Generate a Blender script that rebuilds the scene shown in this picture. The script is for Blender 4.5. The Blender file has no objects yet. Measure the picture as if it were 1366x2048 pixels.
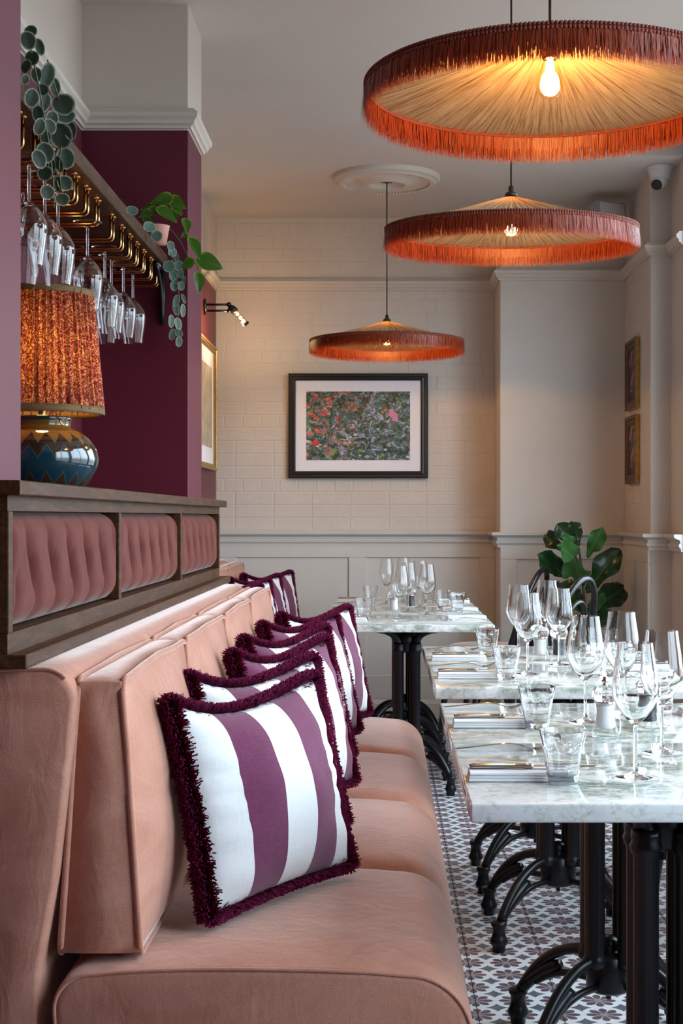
import bpy, bmesh, math, random
from mathutils import Vector, Matrix, noise as mnoise
R = math.radians
PI = math.pi
random.seed(7)
S = bpy.context.scene
C = S.collection

# ------------------------------------------------------------------ camera
F, PX, PY, HC = 2900.0, 766.0, 1033.0, 1.18        # focal length in px, principal point, eye height
cam_data = bpy.data.cameras.new('camera')
cam = bpy.data.objects.new('camera', cam_data)
C.objects.link(cam)
cam.location = (0, 0, HC)
cam.rotation_euler = (R(90), 0, 0)
cam_data.sensor_fit = 'VERTICAL'
cam_data.sensor_height = 36.0
cam_data.sensor_width = 24.0
cam_data.lens = F / 2048 * 36.0
cam_data.shift_x = -(PX - 683) / 2048
cam_data.shift_y = (PY - 1024) / 2048
cam_data.clip_start = 0.02
S.camera = cam

# ------------------------------------------------------------------ sky and exposure
SKY = 10.4
world = bpy.data.worlds.new('overcast_sky')
S.world = world
world.use_nodes = True
wn = world.node_tree
wn.nodes.clear()
w_out = wn.nodes.new('ShaderNodeOutputWorld')
w_bg = wn.nodes.new('ShaderNodeBackground')
w_tc = wn.nodes.new('ShaderNodeTexCoord')
w_sep = wn.nodes.new('ShaderNodeSeparateXYZ')
w_ramp = wn.nodes.new('ShaderNodeValToRGB')
wn.links.new(w_tc.outputs['Generated'], w_sep.inputs[0])
w_map = wn.nodes.new('ShaderNodeMapRange')
w_map.inputs['From Min'].default_value = -1
wn.links.new(w_sep.outputs['Z'], w_map.inputs['Value'])
wn.links.new(w_map.outputs[0], w_ramp.inputs[0])
w_ramp.color_ramp.elements[0].position = 0.47
w_ramp.color_ramp.elements[0].color = (0.20, 0.20, 0.20, 1)
w_ramp.color_ramp.elements[1].position = 0.53
w_ramp.color_ramp.elements[1].color = (0.69, 0.85, 1.0, 1)
wn.links.new(w_ramp.outputs[0], w_bg.inputs[0])
w_bg.inputs[1].default_value = SKY
wn.links.new(w_bg.outputs[0], w_out.inputs[0])

S.view_settings.view_transform = 'Standard'
S.view_settings.look = 'None'
S.view_settings.gamma = 1.0
S.view_settings.use_curve_mapping = False
S.view_settings.exposure = 0.0
S.cycles.max_bounces = 16
S.cycles.diffuse_bounces = 5
S.cycles.glossy_bounces = 6
S.cycles.transmission_bounces = 16
S.cycles.transparent_max_bounces = 32
S.cycles.sample_clamp_indirect = 6.0
S.cycles.caustics_reflective = False

# windows of the right-hand wall: (y0, y1); all share z range
WIN_X, WIN_Z0, WIN_Z1 = 1.56, 0.62, 2.82
WINDOWS = [(0.8, 2.7), (2.9, 4.85), (5.05, 7.05)]
for (a, b) in WINDOWS:                                   # sky portals fill the openings
    ld = bpy.data.lights.new('window_portal', 'AREA')
    ld.shape = 'RECTANGLE'
    ld.size = WIN_Z1 - WIN_Z0
    ld.size_y = b - a
    ld.cycles.is_portal = True
    lo = bpy.data.objects.new('window_portal', ld)
    C.objects.link(lo)
    lo.location = (WIN_X + 0.04, (a + b) / 2, (WIN_Z0 + WIN_Z1) / 2)
    lo.rotation_euler = (0, R(90), 0)

def at(x, y, Y):
    """photo pixel -> point at depth Y"""
    return Vector(((x - PX) * Y / F, Y, HC - (y - PY) * Y / F))

# ------------------------------------------------------------------ node helpers
class N:
    """socket wrapper: arithmetic builds Math nodes"""
    def __init__(s, nt, v): s.nt, s.v = nt, v
    def _op(s, op, *o, clamp=False):
        n = s.nt.nodes.new('ShaderNodeMath'); n.operation = op; n.use_clamp = clamp
        for i, a in enumerate((s,) + o):
            a = a.v if isinstance(a, N) else a
            if isinstance(a, (int, float)): n.inputs[i].default_value = a
            else: s.nt.links.new(a, n.inputs[i])
        return N(s.nt, n.outputs[0])
    def __add__(s, o): return s._op('ADD', o)
    def __sub__(s, o): return s._op('SUBTRACT', o)
    def __rsub__(s, o): return N(s.nt, o)._op('SUBTRACT', s)
    def __mul__(s, o): return s._op('MULTIPLY', o)
    def __truediv__(s, o): return s._op('DIVIDE', o)
    def lt(s, o): return s._op('LESS_THAN', o)
    def gt(s, o): return s._op('GREATER_THAN', o)
    def abs(s): return s._op('ABSOLUTE')
    def cos(s): return s._op('COSINE')
    def sin(s): return s._op('SINE')
    def frac(s): return s._op('FRACT')
    def pow(s, o): return s._op('POWER', o)
    def sqrt(s): return s._op('SQRT')
    def atan2(s, o): return s._op('ARCTAN2', o)
    def clamp(s): return s._op('ADD', 0.0, clamp=True)

class Mat:
    def __init__(s, name):
        s.m = bpy.data.materials.new(name); s.m.use_nodes = True
        s.nt = s.m.node_tree
        s.b = s.nt.nodes['Principled BSDF']
        s.out = s.nt.nodes['Material Output']
    def new(s, t): return s.nt.nodes.new('ShaderNode' + t)
    def link(s, a, b): s.nt.links.new(a, b)
    def coord(s, kind='Object'):
        return s.new('TexCoord').outputs[kind]
    def pos(s): return s.new('NewGeometry').outputs['Position']
    def xyz(s, vec):
        n = s.new('SeparateXYZ'); s.link(vec, n.inputs[0])
        return N(s.nt, n.outputs[0]), N(s.nt, n.outputs[1]), N(s.nt, n.outputs[2])
    def scale(s, vec, sc, rot=(0, 0, 0)):
        n = s.new('Mapping'); s.link(vec, n.inputs[0])
        n.inputs['Scale'].default_value = sc; n.inputs['Rotation'].default_value = rot
        return n.outputs[0]
    def noise(s, vec, scale, detail=4, rough=.55, dist=0.0, out=0):
        n = s.new('TexNoise'); s.link(vec, n.inputs['Vector'])
        n.inputs['Scale'].default_value = scale; n.inputs['Detail'].default_value = detail
        n.inputs['Roughness'].default_value = rough; n.inputs['Distortion'].default_value = dist
        return n.outputs[out]
    def vor(s, vec, scale, out='Distance', feat='F1'):
        n = s.new('TexVoronoi'); s.link(vec, n.inputs['Vector']); n.inputs['Scale'].default_value = scale
        n.feature = feat
        return n.outputs[out]
    def ramp(s, fac, stops, interp='LINEAR'):
        n = s.new('ValToRGB'); s.link(fac.v if isinstance(fac, N) else fac, n.inputs[0])
        cr = n.color_ramp; cr.interpolation = interp
        while len(cr.elements) < len(stops): cr.elements.new(1.0)
        for e, (p, c) in zip(cr.elements, stops):
            e.position = p; e.color = tuple(c) + (1,) if len(c) == 3 else c
        return n.outputs[0]
    def mix(s, fac, a, b, mode='MIX'):
        n = s.new('Mix'); n.data_type = 'RGBA'; n.blend_type = mode
        for sock, v in ((n.inputs[0], fac), (n.inputs[6], a), (n.inputs[7], b)):
            v = v.v if isinstance(v, N) else v
            if isinstance(v, (int, float)): sock.default_value = v
            elif isinstance(v, tuple): sock.default_value = v + (1,) if len(v) == 3 else v
            else: s.link(v, sock)
        return n.outputs[2]
    def color(s, c):
        if isinstance(c, tuple): s.b.inputs['Base Color'].default_value = c + (1,)
        else: s.link(c, s.b.inputs['Base Color'])
        return s
    def set(s, **k):
        for a, v in k.items():
            sock = s.b.inputs[a.replace('_', ' ')]
            if isinstance(v, N): s.link(v.v, sock)
            elif hasattr(v, 'links') or isinstance(v, bpy.types.NodeSocket): s.link(v, sock)
            else: sock.default_value = v
        return s
    def bump(s, h, strength=.3, dist=.01):
        n = s.new('Bump'); n.inputs['Strength'].default_value = strength; n.inputs['Distance'].default_value = dist
        s.link(h.v if isinstance(h, N) else h, n.inputs['Height'])
        s.link(n.outputs[0], s.b.inputs['Normal'])
        s.bn = n
        return s

def simple(name, col, rough=.5, metal=0.0, var=.0, vscale=20, bump=0.0, bscale=60, bdist=.004, **kw):
    m = Mat(name)
    if var:
        f = m.noise(m.coord(), vscale)
        a = tuple(max(0, c * (1 - var)) for c in col); b = tuple(min(1, c * (1 + var)) for c in col)
        m.color(m.ramp(f, [(.3, a), (.7, b)]))
    else: m.color(col)
    m.set(Roughness=rough, Metallic=metal)
    if kw: m.set(**kw)
    if bump: m.bump(m.noise(m.coord(), bscale), bump, bdist)
    return m.m

def thin_glass(name, tint=(.97, .985, .985), ior=1.5, gain=1.0, rough=0.0, power=5.0):
    m = Mat(name)
    m.nt.nodes.remove(m.b)
    tr = m.new('BsdfTransparent'); tr.inputs[0].default_value = tint + (1,)
    gl = m.new('BsdfGlossy'); gl.inputs['Roughness'].default_value = rough
    gl.inputs[0].default_value = (1, 1, 1, 1)
    lw = m.new('LayerWeight'); lw.inputs[0].default_value = .5
    f0 = ((ior - 1) / (ior + 1)) ** 2                    # Schlick, the same from both sides of the wall
    f = ((N(m.nt, lw.outputs['Facing']).pow(power) * (1 - f0) + f0) * gain).clamp()
    mx = m.new('MixShader')
    m.link(f.v, mx.inputs[0]); m.link(tr.outputs[0], mx.inputs[1]); m.link(gl.outputs[0], mx.inputs[2])
    m.link(mx.outputs[0], m.out.inputs[0])
    return m.m

def emit(name, col, strength):
    m = Mat(name)
    m.set(Emission_Color=col + (1,), Emission_Strength=strength); m.color(col)
    return m.m

def translucent(m, col_socket, amount):
    """mix a translucent lobe into a Mat's principled shader"""
    t = m.new('BsdfTranslucent')
    if isinstance(col_socket, tuple): t.inputs[0].default_value = col_socket + (1,)
    else: m.link(col_socket, t.inputs[0])
    mx = m.new('MixShader'); mx.inputs[0].default_value = amount
    m.link(m.b.outputs[0], mx.inputs[1]); m.link(t.outputs[0], mx.inputs[2])
    m.link(mx.outputs[0], m.out.inputs[0])

# ------------------------------------------------------------------ materials
M = {}
CREAM = (.60, .555, .50)
def mk_paint():
    m = Mat('cream_paint'); p = m.pos()
    f = m.noise(p, 2.5, 3)
    m.color(m.ramp(f, [(.3, tuple(c * .96 for c in CREAM)), (.7, tuple(c * 1.03 for c in CREAM))]))
    m.set(Roughness=.55).bump(m.noise(p, 90, 3), .08, .004)
    M['cream'] = m.m
    m = Mat('cream_painted_brick'); p = m.pos()
    f = m.noise(p, 3.5, 4)
    m.color(m.ramp(f, [(.3, tuple(c * .95 for c in CREAM)), (.7, tuple(c * 1.04 for c in CREAM))]))
    n1 = N(m.nt, m.noise(p, 28, 5)); n2 = N(m.nt, m.noise(p, 160, 3))
    m.set(Roughness=.5).bump(n1 + n2 * .35, .35, .006)
    M['brick'] = m.m
    m = Mat('ceiling_paint'); p = m.pos()
    m.color(m.ramp(m.noise(p, 1.3, 3), [(.3, (.55, .535, .51)), (.7, (.59, .575, .55))]))
    m.set(Roughness=.7).bump(m.noise(p, 60, 3), .05, .004)
    M['ceiling'] = m.m
    # burgundy below the picture rail, cream above it: the paint line of the wall
    m = Mat('two_tone_paint'); p = m.pos()
    x, y, z = m.xyz(p)
    f = m.noise(p, 3, 3)
    bur = m.ramp(f, [(.3, (.088, .0065, .020)), (.7, (.100, .0085, .024))])
    cre = m.ramp(f, [(.3, tuple(c * .97 for c in CREAM)), (.7, CREAM)])
    m.color(m.mix(z.gt(2.50), bur, cre))
    m.set(Roughness=.50, Specular_IOR_Level=.35, Sheen_Weight=.16, Sheen_Roughness=.35, Sheen_Tint=(1, .62, .82, 1)).bump(m.noise(p, 120, 3), .05, .002)
    M['two_tone'] = m.m
mk_paint()

def mk_tile():
    m = Mat('patterned_cement_tile'); p = m.pos()
    x, y, z = m.xyz(p)
    P = .1
    def cell(off):
        u = ((x - .0246 + off) / P + 100).frac() - .5
        v = ((y - .134 + off) / P + 100).frac() - .5
        return u, v
    u, v = cell(0.05)                       # star centres on multiples of P
    r = (u * u + v * v).sqrt()
    th = v.atan2(u)
    pet = (th * 4).cos().abs()              # 8 petals
    edge = pet.pow(.8) * .17 + .26
    star = r.lt(edge)
    split = (th * 4).cos().abs().lt(.16) * r.gt(.13)
    core = r.lt(.115)
    alt = (th * 4).cos().gt(0)
    u2, v2 = cell(0.0)
    blob = (u2.abs() + .012).pow(.62) + (v2.abs() + .012).pow(.62)
    bl = blob.lt(.54)
    n = m.noise(p, 40, 4)
    white = m.ramp(n, [(.3, (.60, .61, .62)), (.7, (.68, .69, .70))])
    purp = m.ramp(n, [(.3, (.085, .050, .062)), (.7, (.130, .085, .098))])
    teal = m.ramp(n, [(.3, (.075, .085, .100)), (.7, (.125, .140, .155))])
    pink = m.ramp(n, [(.3, (.28, .19, .185)), (.7, (.34, .245, .235))])
    petc = m.mix(r.lt(.2), purp, teal)
    c = m.mix(bl, white, teal)
    c = m.mix(star, c, petc)
    c = m.mix(split, c, white)
    c = m.mix(core, c, pink)
    m.color(c)
    m.set(Roughness=.32).bump(m.noise(p, 150, 3), .05, .002)
    M['tile'] = m.m
mk_tile()
M['grout'] = simple('tile_grout', (.22, .20, .20), .8, var=.1)

def mk_velvet(name, dark, light, sheen=.6, streak=True):
    m = Mat(name); p = m.pos()
    big = m.noise(m.scale(p, (1, 1, 1.6), (.5, .3, .2)), 5.5, 4, .6, 1.2)
    fine = m.noise(p, 420, 2)
    c = m.ramp(big, [(.30, dark), (.68, light)])
    c = m.mix(.55, c, m.ramp(m.noise(p, 330, 2, .7), [(.3, (.72, .72, .72)), (.7, (1.15, 1.15, 1.15))]), 'MULTIPLY')
    m.color(c)
    m.set(Roughness=.85, Sheen_Weight=sheen, Sheen_Roughness=.35, Sheen_Tint=(1, .86, .80, 1), Specular_IOR_Level=.15)
    cloth = N(m.nt, m.noise(m.scale(p, (1, 1, .45)), 22, 3, .5, 1.0))
    m.bump(cloth * 6 + N(m.nt, fine), .16, .003)
    M[name] = m.m
mk_velvet('pink_velvet', (.43, .190, .128), (.53, .262, .190), .9)
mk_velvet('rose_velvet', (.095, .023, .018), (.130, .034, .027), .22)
mk_velvet('pink_piping', (.46, .20, .135), (.54, .265, .19), 1.0)

def mk_wood():
    m = Mat('dark_oak'); p = m.pos()
    q = m.scale(p, (9, 1.1, 9))
    g = m.noise(q, 9, 6, .65, .8)
    fine = m.noise(m.scale(p, (60, 3, 60)), 8, 4, .7)
    c = m.ramp(g, [(.28, (.028, .0115, .005)), (.52, (.068, .029, .012)), (.78, (.135, .062, .025))])
    c = m.mix(.5, c, m.ramp(fine, [(.35, (.30, .28, .27)), (.65, (1, 1, 1))]), 'MULTIPLY')
    m.color(c); m.set(Roughness=.5, Specular_IOR_Level=.16).bump(fine, .18, .002)
    M['oak'] = m.m
mk_wood()

def mk_marble():
    m = Mat('white_green_marble'); p = m.pos()
    info = m.new('ObjectInfo')
    add = m.new('VectorMath'); add.operation = 'MULTIPLY_ADD'
    m.link(p, add.inputs[0]); add.inputs[1].default_value = (1, 1, 1)
    cmb = m.new('CombineXYZ'); m.link(info.outputs['Random'], cmb.inputs[0]); m.link(info.outputs['Random'], cmb.inputs[1])
    sc = m.scale(cmb.outputs[0], (7, 13, 0)); m.link(sc, add.inputs[2])
    q = m.scale(add.outputs[0], (1, 1.5, 1.2), (0, 0, .5))
    a = N(m.nt, m.noise(q, 5.2, 7, .62, 1.1))
    b = N(m.nt, m.noise(q, 17, 6, .65, 1.6))
    vein = ((a - .5).abs() * 7).clamp()
    vein2 = ((b - .52).abs() * 14).clamp()
    cloud = m.noise(q, 2.6, 3)
    mask = m.ramp(cloud, [(.36, (0, 0, 0)), (.55, (1, 1, 1))])
    base = m.ramp(m.noise(q, 3.4, 4), [(.3, (.86, .895, .89)), (.7, (.92, .935, .935))])
    vc = m.ramp(vein, [(0, (.22, .26, .20)), (.28, (.52, .58, .51)), (.75, (1, 1, 1))])
    vc2 = m.ramp(vein2, [(0, (.20, .24, .19)), (.35, (.62, .68, .61)), (.9, (1, 1, 1))])
    vc = m.mix(mask, (1., 1., 1.), vc)
    c = m.mix(.9, base, vc, 'MULTIPLY')
    st = N(m.nt, m.noise(m.scale(add.outputs[0], (5, 26, 22), (0, 0, .15)), 2.2, 6, .7, .6))
    c = m.mix(.8, c, m.ramp(st, [(.54, (1, 1, 1)), (.63, (.80, .84, .80)), (.71, (.46, .51, .45))]), 'MULTIPLY')
    c = m.mix(m.ramp(m.noise(q, 4.5, 3), [(.45, (0, 0, 0)), (.65, (.75, .75, .75))]), c, m.mix(1.0, c, vc2, 'MULTIPLY'))
    mot = m.noise(add.outputs[0], 42, 5, .65, .8)
    c = m.mix(.68, c, m.ramp(mot, [(.52, (1, 1, 1)), (.60, (.74, .80, .71)), (.70, (.42, .48, .38))]), 'MULTIPLY')
    m.color(c)
    m.set(Roughness=.07, Specular_IOR_Level=.6, Coat_Weight=.15, Coat_Roughness=.03)
    M['marble'] = m.m
mk_marble()

M['iron'] = simple('black_cast_iron', (.004, .0045, .006), .32, 0, bump=.08, bscale=200, bdist=.001, Specular_IOR_Level=.32)
M['black_paint'] = simple('black_lacquer', (.010, .010, .012), .28)
M['brass'] = simple('polished_brass', (.52, .29, .115), .16, 1.0, var=.06)
M['gold'] = simple('aged_gold_leaf', (.46, .29, .09), .38, .85, var=.2, vscale=40)
M['steel'] = simple('polished_steel', (.60, .58, .56), .10, 1.0)
M['black_plastic'] = simple('black_plastic', (.012, .012, .013), .4)
M['white_plastic'] = simple('white_plastic', (.62, .64, .68), .35)
M['grey_plastic'] = simple('grey_plastic', (.36, .38, .40), .45)
M['plaster'] = simple('white_plaster', (.60, .57, .52), .6)
M['napkin'] = simple('white_linen', (.80, .81, .84), .9, bump=.25, bscale=500, bdist=.001, Sheen_Weight=.2)
M['salt'] = simple('salt_crystals', (.86, .86, .88), .7, bump=.6, bscale=700, bdist=.002)
M['pepper'] = simple('peppercorns', (.030, .030, .032), .7, var=.5, vscale=500, bump=.8, bscale=600, bdist=.003)
M['glass'] = thin_glass('clear_glass', (.975, .985, .985), 1.40, .65, power=4.0)
M['pane'] = thin_glass('window_pane', (.98, .99, .985), 1.5)
M['art_glass'] = thin_glass('picture_glass', (.99, .99, .99), 1.35, .6)
M['bulb_glass'] = thin_glass('amber_bulb_glass', (1.0, .90, .72), 1.45)

def mk_glass_real(name, tint, rough=0.0):
    m = Mat(name); m.color(tint)
    m.set(Roughness=rough, IOR=1.45, Transmission_Weight=1.0)
    return m.m

M['thick_glass'] = mk_glass_real('pressed_glass', (.97, .985, .99))
M['acrylic'] = mk_glass_real('clear_acrylic', (.97, .98, .985))
M['bowl_glass'] = mk_glass_real('blown_glass', (.985, .99, .99))
M['solid_glass'] = mk_glass_real('solid_stem_glass', (.98, .99, .99))
def mk_pillow(name, first_white):
    m = Mat(name)
    x, y, z = m.xyz(m.coord('Object'))
    f = (x / .455 + .5) * 5.0                      # 5 stripes over the pillow's width
    odd = (f / 2 + .00001).frac().gt(.5)
    wx = N(m.nt, m.noise(m.scale(m.coord('Object'), (700, 40, 40)), 1, 2))
    wy = N(m.nt, m.noise(m.scale(m.coord('Object'), (40, 700, 40)), 1, 2))
    w = (wx + wy) * .5
    white = m.ramp(w, [(.3, (.64, .65, .65)), (.7, (.75, .76, .76))])
    purple = m.ramp(w, [(.3, (.100, .012, .050)), (.7, (.160, .036, .090))])
    c = m.mix(odd, white, purple) if first_white else m.mix(odd, purple, white)
    m.color(c); m.set(Roughness=.85, Sheen_Weight=.25, Specular_IOR_Level=.2)
    m.bump(w, .25, .0015)
    M[name] = m.m
mk_pillow('striped_linen_a', True)
mk_pillow('striped_linen_b', False)
M['plum_fringe'] = simple('plum_wool_fringe', (.135, .009, .042), .9, var=.35, vscale=120, Specular_IOR_Level=.08)

def mk_pendant():
    m = Mat('rust_silk_fringe')
    f = m.noise(m.scale(m.coord('Object'), (90, 90, 4)), 6, 3)
    c = m.ramp(f, [(.3, (.18, .022, .007)), (.7, (.40, .065, .016))])
    m.color(c); m.set(Roughness=.40, Specular_IOR_Level=.4)
    translucent(m, m.ramp(f, [(.3, (.40, .045, .008)), (.7, (.75, .13, .025))]), .16)
    M['rust_fringe'] = m.m
    m = Mat('raffia')
    x, y, z = m.xyz(m.coord('Object'))
    th = y.atan2(x); r = (x * x + y * y).sqrt()
    cmb = m.new('CombineXYZ'); m.link((th * 46).v, cmb.inputs[0]); m.link((r * 5).v, cmb.inputs[1])
    f = m.noise(cmb.outputs[0], 1.6, 5, .7)
    c = m.ramp(f, [(.34, (.13, .078, .036)), (.50, (.40, .28, .15)), (.72, (.57, .43, .26))])
    m.color(c); m.set(Roughness=.6, Specular_IOR_Level=.3).bump(f, .6, .006)
    translucent(m, m.ramp(f, [(.30, (.30, .13, .04)), (.6, (.75, .46, .20))]), .10)
    M['raffia'] = m.m
    m = Mat('printed_pleated_silk')
    q = m.coord('Object')
    a = N(m.nt, m.noise(q, 26, 2, .5, 4.5)); b = N(m.nt, m.noise(q, 52, 2, .5, 3.5))
    l1 = (a - .5).abs().lt(.050); l2 = (b - .5).abs().lt(.060)
    ln = (l1 + l2).clamp()
    sx, sy, sz = m.xyz(q)
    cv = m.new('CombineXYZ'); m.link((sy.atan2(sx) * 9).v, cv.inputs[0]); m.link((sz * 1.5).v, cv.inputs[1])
    fold = m.ramp(m.noise(cv.outputs[0], 1.5, 3, .6), [(.34, (.30, .26, .26)), (.5, (.8, .8, .8)), (.66, (1.15, 1.15, 1.1))])  # light and shade of the pleats, put into the silk's colour as streaks
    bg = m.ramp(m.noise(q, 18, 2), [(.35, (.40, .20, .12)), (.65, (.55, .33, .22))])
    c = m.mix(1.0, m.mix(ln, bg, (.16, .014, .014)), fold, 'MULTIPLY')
    m.color(c); m.set(Roughness=.8)
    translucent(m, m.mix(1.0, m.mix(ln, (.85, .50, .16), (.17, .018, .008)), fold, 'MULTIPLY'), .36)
    M['shade_fabric'] = m.m
mk_pendant()
M['filament'] = emit('glowing_filament', (1.0, .62, .24), 160)
M['bulb_glow'] = emit('glowing_bulb', (1.0, .66, .30), 22)
M['shade_lining'] = simple('cream_lining', (.75, .62, .36), .8)
M['shade_trim'] = simple('olive_gold_braid', (.13, .08, .026), .7, var=.15)
M['braid'] = simple('rust_braid', (.20, .038, .022), .7, var=.25, vscale=200)

def mk_ceramic():
    m = Mat('drip_glaze_ceramic')
    x, y, z = m.xyz(m.coord('Object'))
    th = y.atan2(x)
    zig = (((th * 20 / 6.28318 + 50).frac() - .5).abs() * 2)          # 0..1 triangle wave
    nz = N(m.nt, m.noise(m.coord('Object'), 30, 2)) * .008
    zz = z + nz
    l1 = zig * .030 + .125
    l2 = zig * .034 + .088
    l3 = zig * .034 + .022
    amber = (.16, .080, .016); brown = (.030, .015, .010); teal = (.003, .030, .048); rim = (.05, .09, .085)
    c = m.mix(zz.lt(l1), amber, brown)
    c = m.mix(zz.lt(l2), c, teal)
    c = m.mix(zz.lt(l3), c, brown)
    for l in (l1, l2, l3):
        c = m.mix((zz - l).abs().lt(.0014), c, rim)
    c = m.mix(z.gt(.182), c, (.012, .045, .050))
    m.color(c); m.set(Roughness=.10, Specular_IOR_Level=.6, Coat_Weight=.6, Coat_Roughness=.04)
    M['ceramic'] = m.m
mk_ceramic()

def mk_leaf(name, inner, outer, rim_at, gloss=.35, vein=None, tl=.2):
    m = Mat(name)
    x, y, z = m.xyz(m.coord('Object'))                  # leaf local: x across (-.5..), y along 0..1
    n = N(m.nt, m.noise(m.coord('Object'), 5, 3))
    u = x * 2; v = y * 2 - 1
    r = (u * u + v * v).sqrt() + (n - .5) * .25
    c = m.ramp(r, [(rim_at - .12, inner), (rim_at + .10, outer)])
    if vein:
        line = x.abs().lt(.018)
        side = (((y - x.abs() * .55) * 8).frac() - .5).abs().lt(.05) * x.abs().lt(.42)
        c = m.mix((line + side * .45).clamp(), c, vein)
    m.color(c); m.set(Roughness=gloss, Specular_IOR_Level=.45)
    translucent(m, c, tl)
    M[name] = m.m
mk_leaf('peperomia_leaf', (.022, .040, .020), (.40, .43, .35), .90, .55, tl=.1)
mk_leaf('silver_leaf', (.10, .19, .15), (.46, .52, .46), .93, .5)
mk_leaf('pothos_leaf', (.050, .135, .010), (.26, .34, .045), .92, .3, tl=.35)
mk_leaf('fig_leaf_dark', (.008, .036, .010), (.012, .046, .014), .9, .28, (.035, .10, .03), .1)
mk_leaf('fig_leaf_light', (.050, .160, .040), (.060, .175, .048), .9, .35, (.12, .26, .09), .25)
M['stem'] = simple('plant_stem', (.10, .12, .04), .6)
M['woody'] = simple('woody_stem', (.045, .030, .020), .7)
M['pot'] = simple('grey_planter', (.10, .10, .10), .6, var=.1)
M['pink_pot'] = simple('pink_planter', (.55, .26, .20), .6)

def mk_art():
    m = Mat('abstract_flower_print'); q = m.coord('Object')
    x, y, z = m.xyz(q)
    d = m.noise(q, 9, 3, out=1)
    dm = m.new('VectorMath'); dm.operation = 'MULTIPLY_ADD'
    m.link(d, dm.inputs[0]); dm.inputs[1].default_value = (.09, .09, .05); m.link(q, dm.inputs[2])
    q2 = dm.outputs[0]
    a = m.noise(q2, 27, 8, .75, 1.2)
    c = m.ramp(a, [(.36, (.010, .007, .018)), (.43, (.010, .030, .030)), (.48, (.060, .105, .025)),
                   (.53, (.030, .13, .19)), (.60, (.36, .42, .60)), (.68, (.78, .80, .92))])
    h = m.noise(q2, 10, 4, .6)
    red = m.ramp(m.noise(q2, 26, 6, .7), [(.53, (0, 0, 0)), (.58, (1, 1, 1))])
    left = (x * -3.2 + .25 + z * 1.2).clamp()
    rf = N(m.nt, red) * left
    c = m.mix(rf.clamp(), c, m.ramp(h, [(.4, (.62, .030, .020)), (.6, (.70, .20, .10))]))
    org = m.ramp(m.noise(m.scale(q2, (1, 1, 1), (1, 2, 3)), 30, 5, .7), [(.63, (0, 0, 0)), (.67, (1, 1, 1))])
    c = m.mix(org, c, (.68, .24, .03))
    grn = m.ramp(m.noise(m.scale(q2, (1, 1, 1), (3, 1, 2)), 22, 5, .7), [(.60, (0, 0, 0)), (.66, (1, 1, 1))])
    c = m.mix(grn, c, (.20, .33, .045))
    px = (x - .205); pz = (z - .06)
    pk = (px * px + pz * pz * .6 + (N(m.nt, m.noise(q2, 45, 4, .7)) - .5) * .0065).lt(.0006)
    c = m.mix(pk, c, (.62, .25, .42))
    wh = m.ramp(m.noise(m.scale(q2, (1, 1, 2.4), (0, .5, 0)), 21, 5, .7), [(.60, (0, 0, 0)), (.64, (1, 1, 1))])
    low = (z * -5 + .55).clamp()
    c = m.mix((N(m.nt, wh) * low).clamp(), c, (.74, .76, .84))
    m.color(c); m.set(Roughness=.5)
    M['art'] = m.m
    m = Mat('dark_flower_print'); q = m.coord('Object')
    x, y, z = m.xyz(q)
    f = m.noise(q, 38, 5, .7, 1.0)
    c = m.ramp(f, [(.45, (.010, .010, .012)), (.58, (.05, .045, .045)), (.66, (.45, .42, .42))])
    blob = (y * y * 9 + (z - .02) * (z - .02) * 2.2).lt(.028)
    c2 = m.mix(m.ramp(m.noise(q, 16, 2), [(.5, (0, 0, 0)), (.56, (1, 1, 1))]), c, (.40, .16, .22))
    c = m.mix(blob, (.011, .011, .013), c2)
    m.color(c); m.set(Roughness=.4)
    M['dark_print'] = m.m
    m = Mat('faded_map_print'); q = m.coord('Object')
    f = m.noise(q, 12, 4)
    m.color(m.ramp(f, [(.4, (.38, .34, .26)), (.6, (.52, .47, .38))])); m.set(Roughness=.6)
    M['map_print'] = m.m
mk_art()
M['mat_board'] = simple('white_mat_board', (.84, .85, .93), .9)
M['wainscot'] = simple('grey_white_panel_paint', (.60, .59, .55), .45)
M['carved_black'] = simple('carved_black_frame', (.012, .010, .010), .35, bump=.5, bscale=120, bdist=.004)
M['rope_bronze'] = simple('bronze_rope_frame', (.10, .050, .020), .45, .3, var=.3, vscale=90)

# ------------------------------------------------------------------ mesh helpers
def obj(name, bm, mat, parent=None, loc=None, smooth=True, sharp=None):
    me = bpy.data.meshes.new(name)
    bmesh.ops.recalc_face_normals(bm, faces=bm.faces[:])
    bm.to_mesh(me); bm.free()
    if smooth:
        me.polygons.foreach_set('use_smooth', [True] * len(me.polygons))
        if sharp is not None:
            try: me.set_sharp_from_angle(angle=R(sharp))
            except Exception: pass
    me.materials.append(M[mat] if isinstance(mat, str) else mat)
    return link(name, me, parent, loc)

def link(name, me, parent=None, loc=None):
    o = bpy.data.objects.new(name, me); C.objects.link(o)
    if parent: o.parent = parent
    if loc is not None: o.location = loc
    return o

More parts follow.
